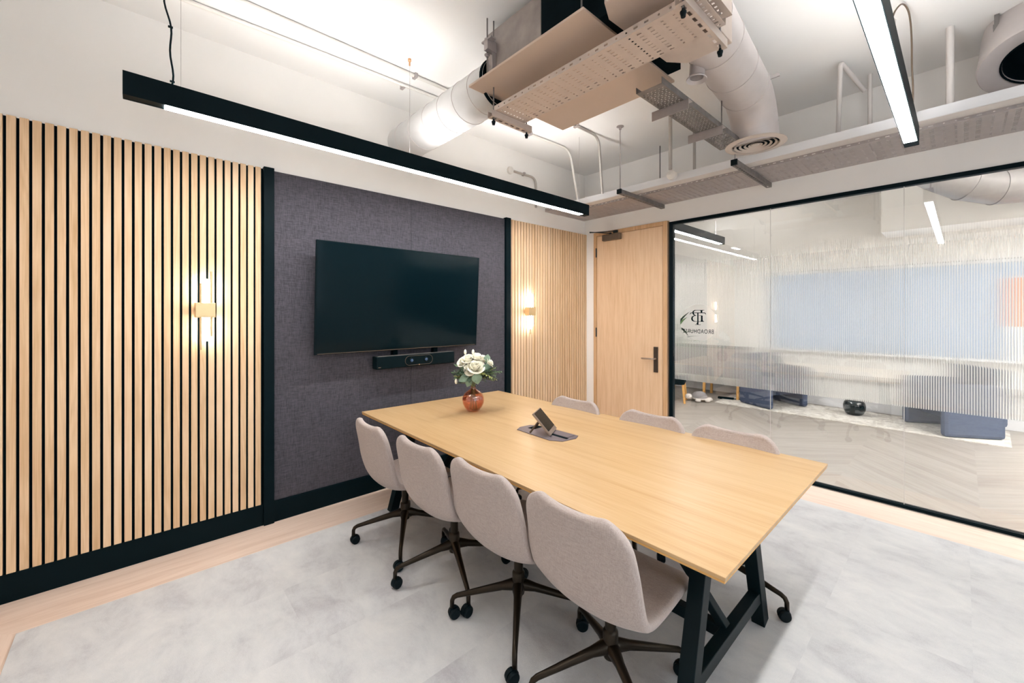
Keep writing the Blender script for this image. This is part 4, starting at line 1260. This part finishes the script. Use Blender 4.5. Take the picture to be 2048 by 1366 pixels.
# ------------------------------------------------------------------ next room contents
obj('pale_rug', MB().prism([(7.15, 2.80), (7.16, -.37), (8.12, -.40), (8.12, 2.85)], 2, .0006, .010), 'rug', label='pale distressed rug under the navy armchairs in the next room', cat='rug')
def armchair(x, y, rz, label):
    r = empty('armchair', (x, y, .011), label, 'armchair', group='navy armchairs in the next room', rz=rz)
    obj('side_panel', MB().box(-.30, .30, .30, .385, 0, .64), 'navy', r, bevel=.04, local=True)
    obj('side_panel', MB().box(-.30, .30, -.385, -.30, 0, .64), 'navy', r, bevel=.04, local=True)
    obj('back_panel', MB().box(-.34, -.22, -.36, .36, .14, .82), 'navy', r, bevel=.04, local=True)
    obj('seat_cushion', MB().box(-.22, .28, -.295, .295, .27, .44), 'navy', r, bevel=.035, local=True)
    obj('seat_base', MB().box(-.22, .20, -.29, .29, .20, .27), 'navy_shaded', r, local=True)
    return r
armchair(7.655, 2.085, math.radians(-117), 'navy armchair with flat side panels beside the glass joint in the next room')
armchair(7.64, .11, math.radians(123.5), 'navy armchair nearest the right edge, standing at the corner of the pale rug')
obj('round_speaker', MB().lathe([(.001, 0), (.080, 0), (.105, .02), (.130, .08), (.132, .14), (.118, .19), (.095, .212), (.080, .216), (.001, .212)], (7.78, 1.07, .012), 36), simple('gloss_black', (.004, .011, .014, 1), .12), label='glossy black round pot standing alone on the pale rug', cat='pot', smooth=50)
# wooden stool with a dark seat
def wood_stool(x, y, rz, label, seat='black_matte', h=.44, s=.17, name='wooden_stool', cat='stool', th=.14):
    r = empty(name, (x, y, 0), label, cat, rz=rz)
    obj('seat', MB().box(-s, s, -s, s, h - th, h), seat, r, bevel=.03, local=True)
    for a, b in ((-1, -1), (1, -1), (1, 1), (-1, 1)):
        obj('leg', MB().beam((a * s * .78, b * s * .78, h - .05), (a * s * 1.0, b * s * 1.0, 0), .034, .03, up=(1, 0, 0)), 'oak_leg', r, local=True, bevel=.004)
    return r
wood_stool(6.80, 3.32, .35, 'small oak stool with a dark seat beyond the glass by the door frame')
sb = empty('sideboard', (7.80, 3.2, 0), 'mauve grey sideboard on slim oak legs along the window wall of the next room', 'sideboard')
obj('body', MB().box(7.60, 8.02, 2.52, 3.95, .37, .88), simple('mauve_grey_lacquer', srgb(120, 106, 108), .6), sb, bevel=.01)
obj('top', MB().box(7.59, 8.03, 2.51, 3.96, .88, .90), 'black_metal', sb)
for x, y in ((7.64, 3.17), (7.97, 3.17), (7.64, 2.60), (7.97, 2.60), (7.64, 3.9), (7.97, 3.9)):
    obj('leg', MB().beam((x, y, .37), (x, y + .01, 0), .04, .04, up=(1, 0, 0)), 'oak_leg', sb, bevel=.004)
# turtle plush
tt = empty('plush_turtle', (7.08, 3.04, 0), 'grey and white plush turtle lying on the chevron floor of the next room', 'soft toy')
def ell(mb, c, rx, ry, rz_, n=20, m=12, zcut=None):
    vs = []; fs = []
    for i in range(m + 1):
        th = PI * i / m
        for k in range(n):
            ph = 2 * PI * k / n
            z_ = math.cos(th)
            if zcut is not None: z_ = max(z_, zcut)
            vs.append((c[0] + rx * math.sin(th) * math.cos(ph), c[1] + ry * math.sin(th) * math.sin(ph), c[2] + rz_ * z_))
    for i in range(m):
        for k in range(n):
            k2 = (k + 1) % n
            fs.append((i*n+k, (i+1)*n+k, (i+1)*n+k2, i*n+k2))
    mb.add(vs, fs)
def tp(r_, f_): # right / away in the view direction
    return Vector((7.08, 3.04, 0)) + rv * r_ + fv * f_
def ell2(mb, r_, f_, z_, a, b, c, **k):
    p = tp(r_, f_); ell(mb, (p.x, p.y, z_), a, b, c, **k)
mb = MB(); ell2(mb, .02, 0, .07, .125, .125, .10, zcut=-.2); obj('shell', mb, 'plush_grey', tt, smooth=True)
mb = MB(); ell2(mb, .02, 0, .055, .13, .13, .035); obj('belly', mb, 'plush_white', tt, smooth=True)
mb = MB(); ell2(mb, -.175, -.02, .085, .055, .055, .05); obj('head', mb, 'plush_white', tt, smooth=True)
for (r_, f_, s_) in ((-.06, -.12, .045), (.17, -.03, .055), (.10, -.12, .045), (-.08, .12, .04)):
    mb = MB(); ell2(mb, r_, f_, .035, s_, s_, .032); obj('flipper', mb, 'plush_white', tt, smooth=True)
mb = MB(); ell2(mb, -.19, -.068, .098, .007, .007, .007, n=10, m=6); obj('eye', mb, 'black_matte', tt, smooth=True)
# power strip with cable
ps = empty('power_strip', (7.55, 2.78, 0), 'black power strip lying on the floor right of the plush turtle', 'power strip')
obj('strip', MB().beam((7.55, 2.90, .02), (7.60, 2.66, .02), .07, .035), 'black_matte', ps, bevel=.006)
obj('cable', MB().tube([(7.60, 2.67, .02), (7.68, 2.58, .015), (7.85, 2.62, .05), (8.0, 2.6, .09), (8.02, 2.5, .04), (8.1, 2.45, .02)], .007, 8), 'black_matte', ps, smooth=True)
# potted palm on the side table
pl = empty('potted_plant', (6.80, 3.32, .44), 'arching green potted plant seen through the round clear spot of the glass', 'plant')
PC = Vector((6.80, 3.32, .441))
obj('pot', MB().lathe([(.001, 0), (.07, 0), (.10, .08), (.11, .20), (.10, .20), (.09, .17), (.001, .17)], PC, 28), 'terracotta', pl, smooth=40)
obj('trunk', MB().tube([PC + Vector((0, 0, .16)), PC + Vector((.01, .01, .4)), PC + Vector((0, 0, .62))], [.018, .014, .012], 8), 'stem', pl, smooth=True)
rnd = random.Random(11)
for i in range(30):
    a = i * 2.4; tilt = rnd.uniform(.15, 1.3)
    d = rv * math.cos(a) * .9 + fv * math.sin(a) * .7 + Vector((0, 0, tilt))
    d.normalize()
    mb = MB(); base = PC + Vector((0, 0, rnd.uniform(.45, .80)))
    leafm(mb, base, d, (0, 0, 1), rnd.uniform(.36, .54), rnd.uniform(.018, .034), rnd.uniform(.3, .7), 12)
    obj('frond', mb, ('leaf_green', 'leaf_dark')[i % 2], pl, smooth=True, solid=.001)
# framed orange picture leaning on the sill
fp = empty('framed_picture', (XF - .06, -.62, .89), 'orange picture standing on the window sill at the right edge of the next room', 'picture')
obj('picture', MB().box(XF - .075, XF - .065, -.95, -.42, 1.33, 1.95), 'orange_art', fp)
obj('picture_frame', MB().box(XF - .08, XF - .055, -.97, -.40, .892, 1.33).box(XF - .08, XF - .055, -.97, -.40, 1.95, 1.97), 'white', fp)
# duct bend in the next room
nb_ = empty('duct_bend', (7.1, -.4, 2.7), 'large faceted grey duct bend at the top right of the next room', 'duct')
pts = [(6.6, .42, 3.28), (6.82, .18, 3.10), (7.0, -.02, 2.985), (7.15, -.25, 2.92), (7.3, -.50, 2.925), (7.45, -.75, 3.0), (7.6, -1.05, 3.15), (7.7, -1.25, 3.29)]
obj('duct_run', MB().tube(pts, .19, 20), 'duct_far', nb_, smooth=30)
for i in (2, 3, 4, 5):
    d = (Vector(pts[i+1]) - Vector(pts[i-1])).normalized()
    band(nb_, Vector(pts[i]), d, .192, .003, 'duct_far')
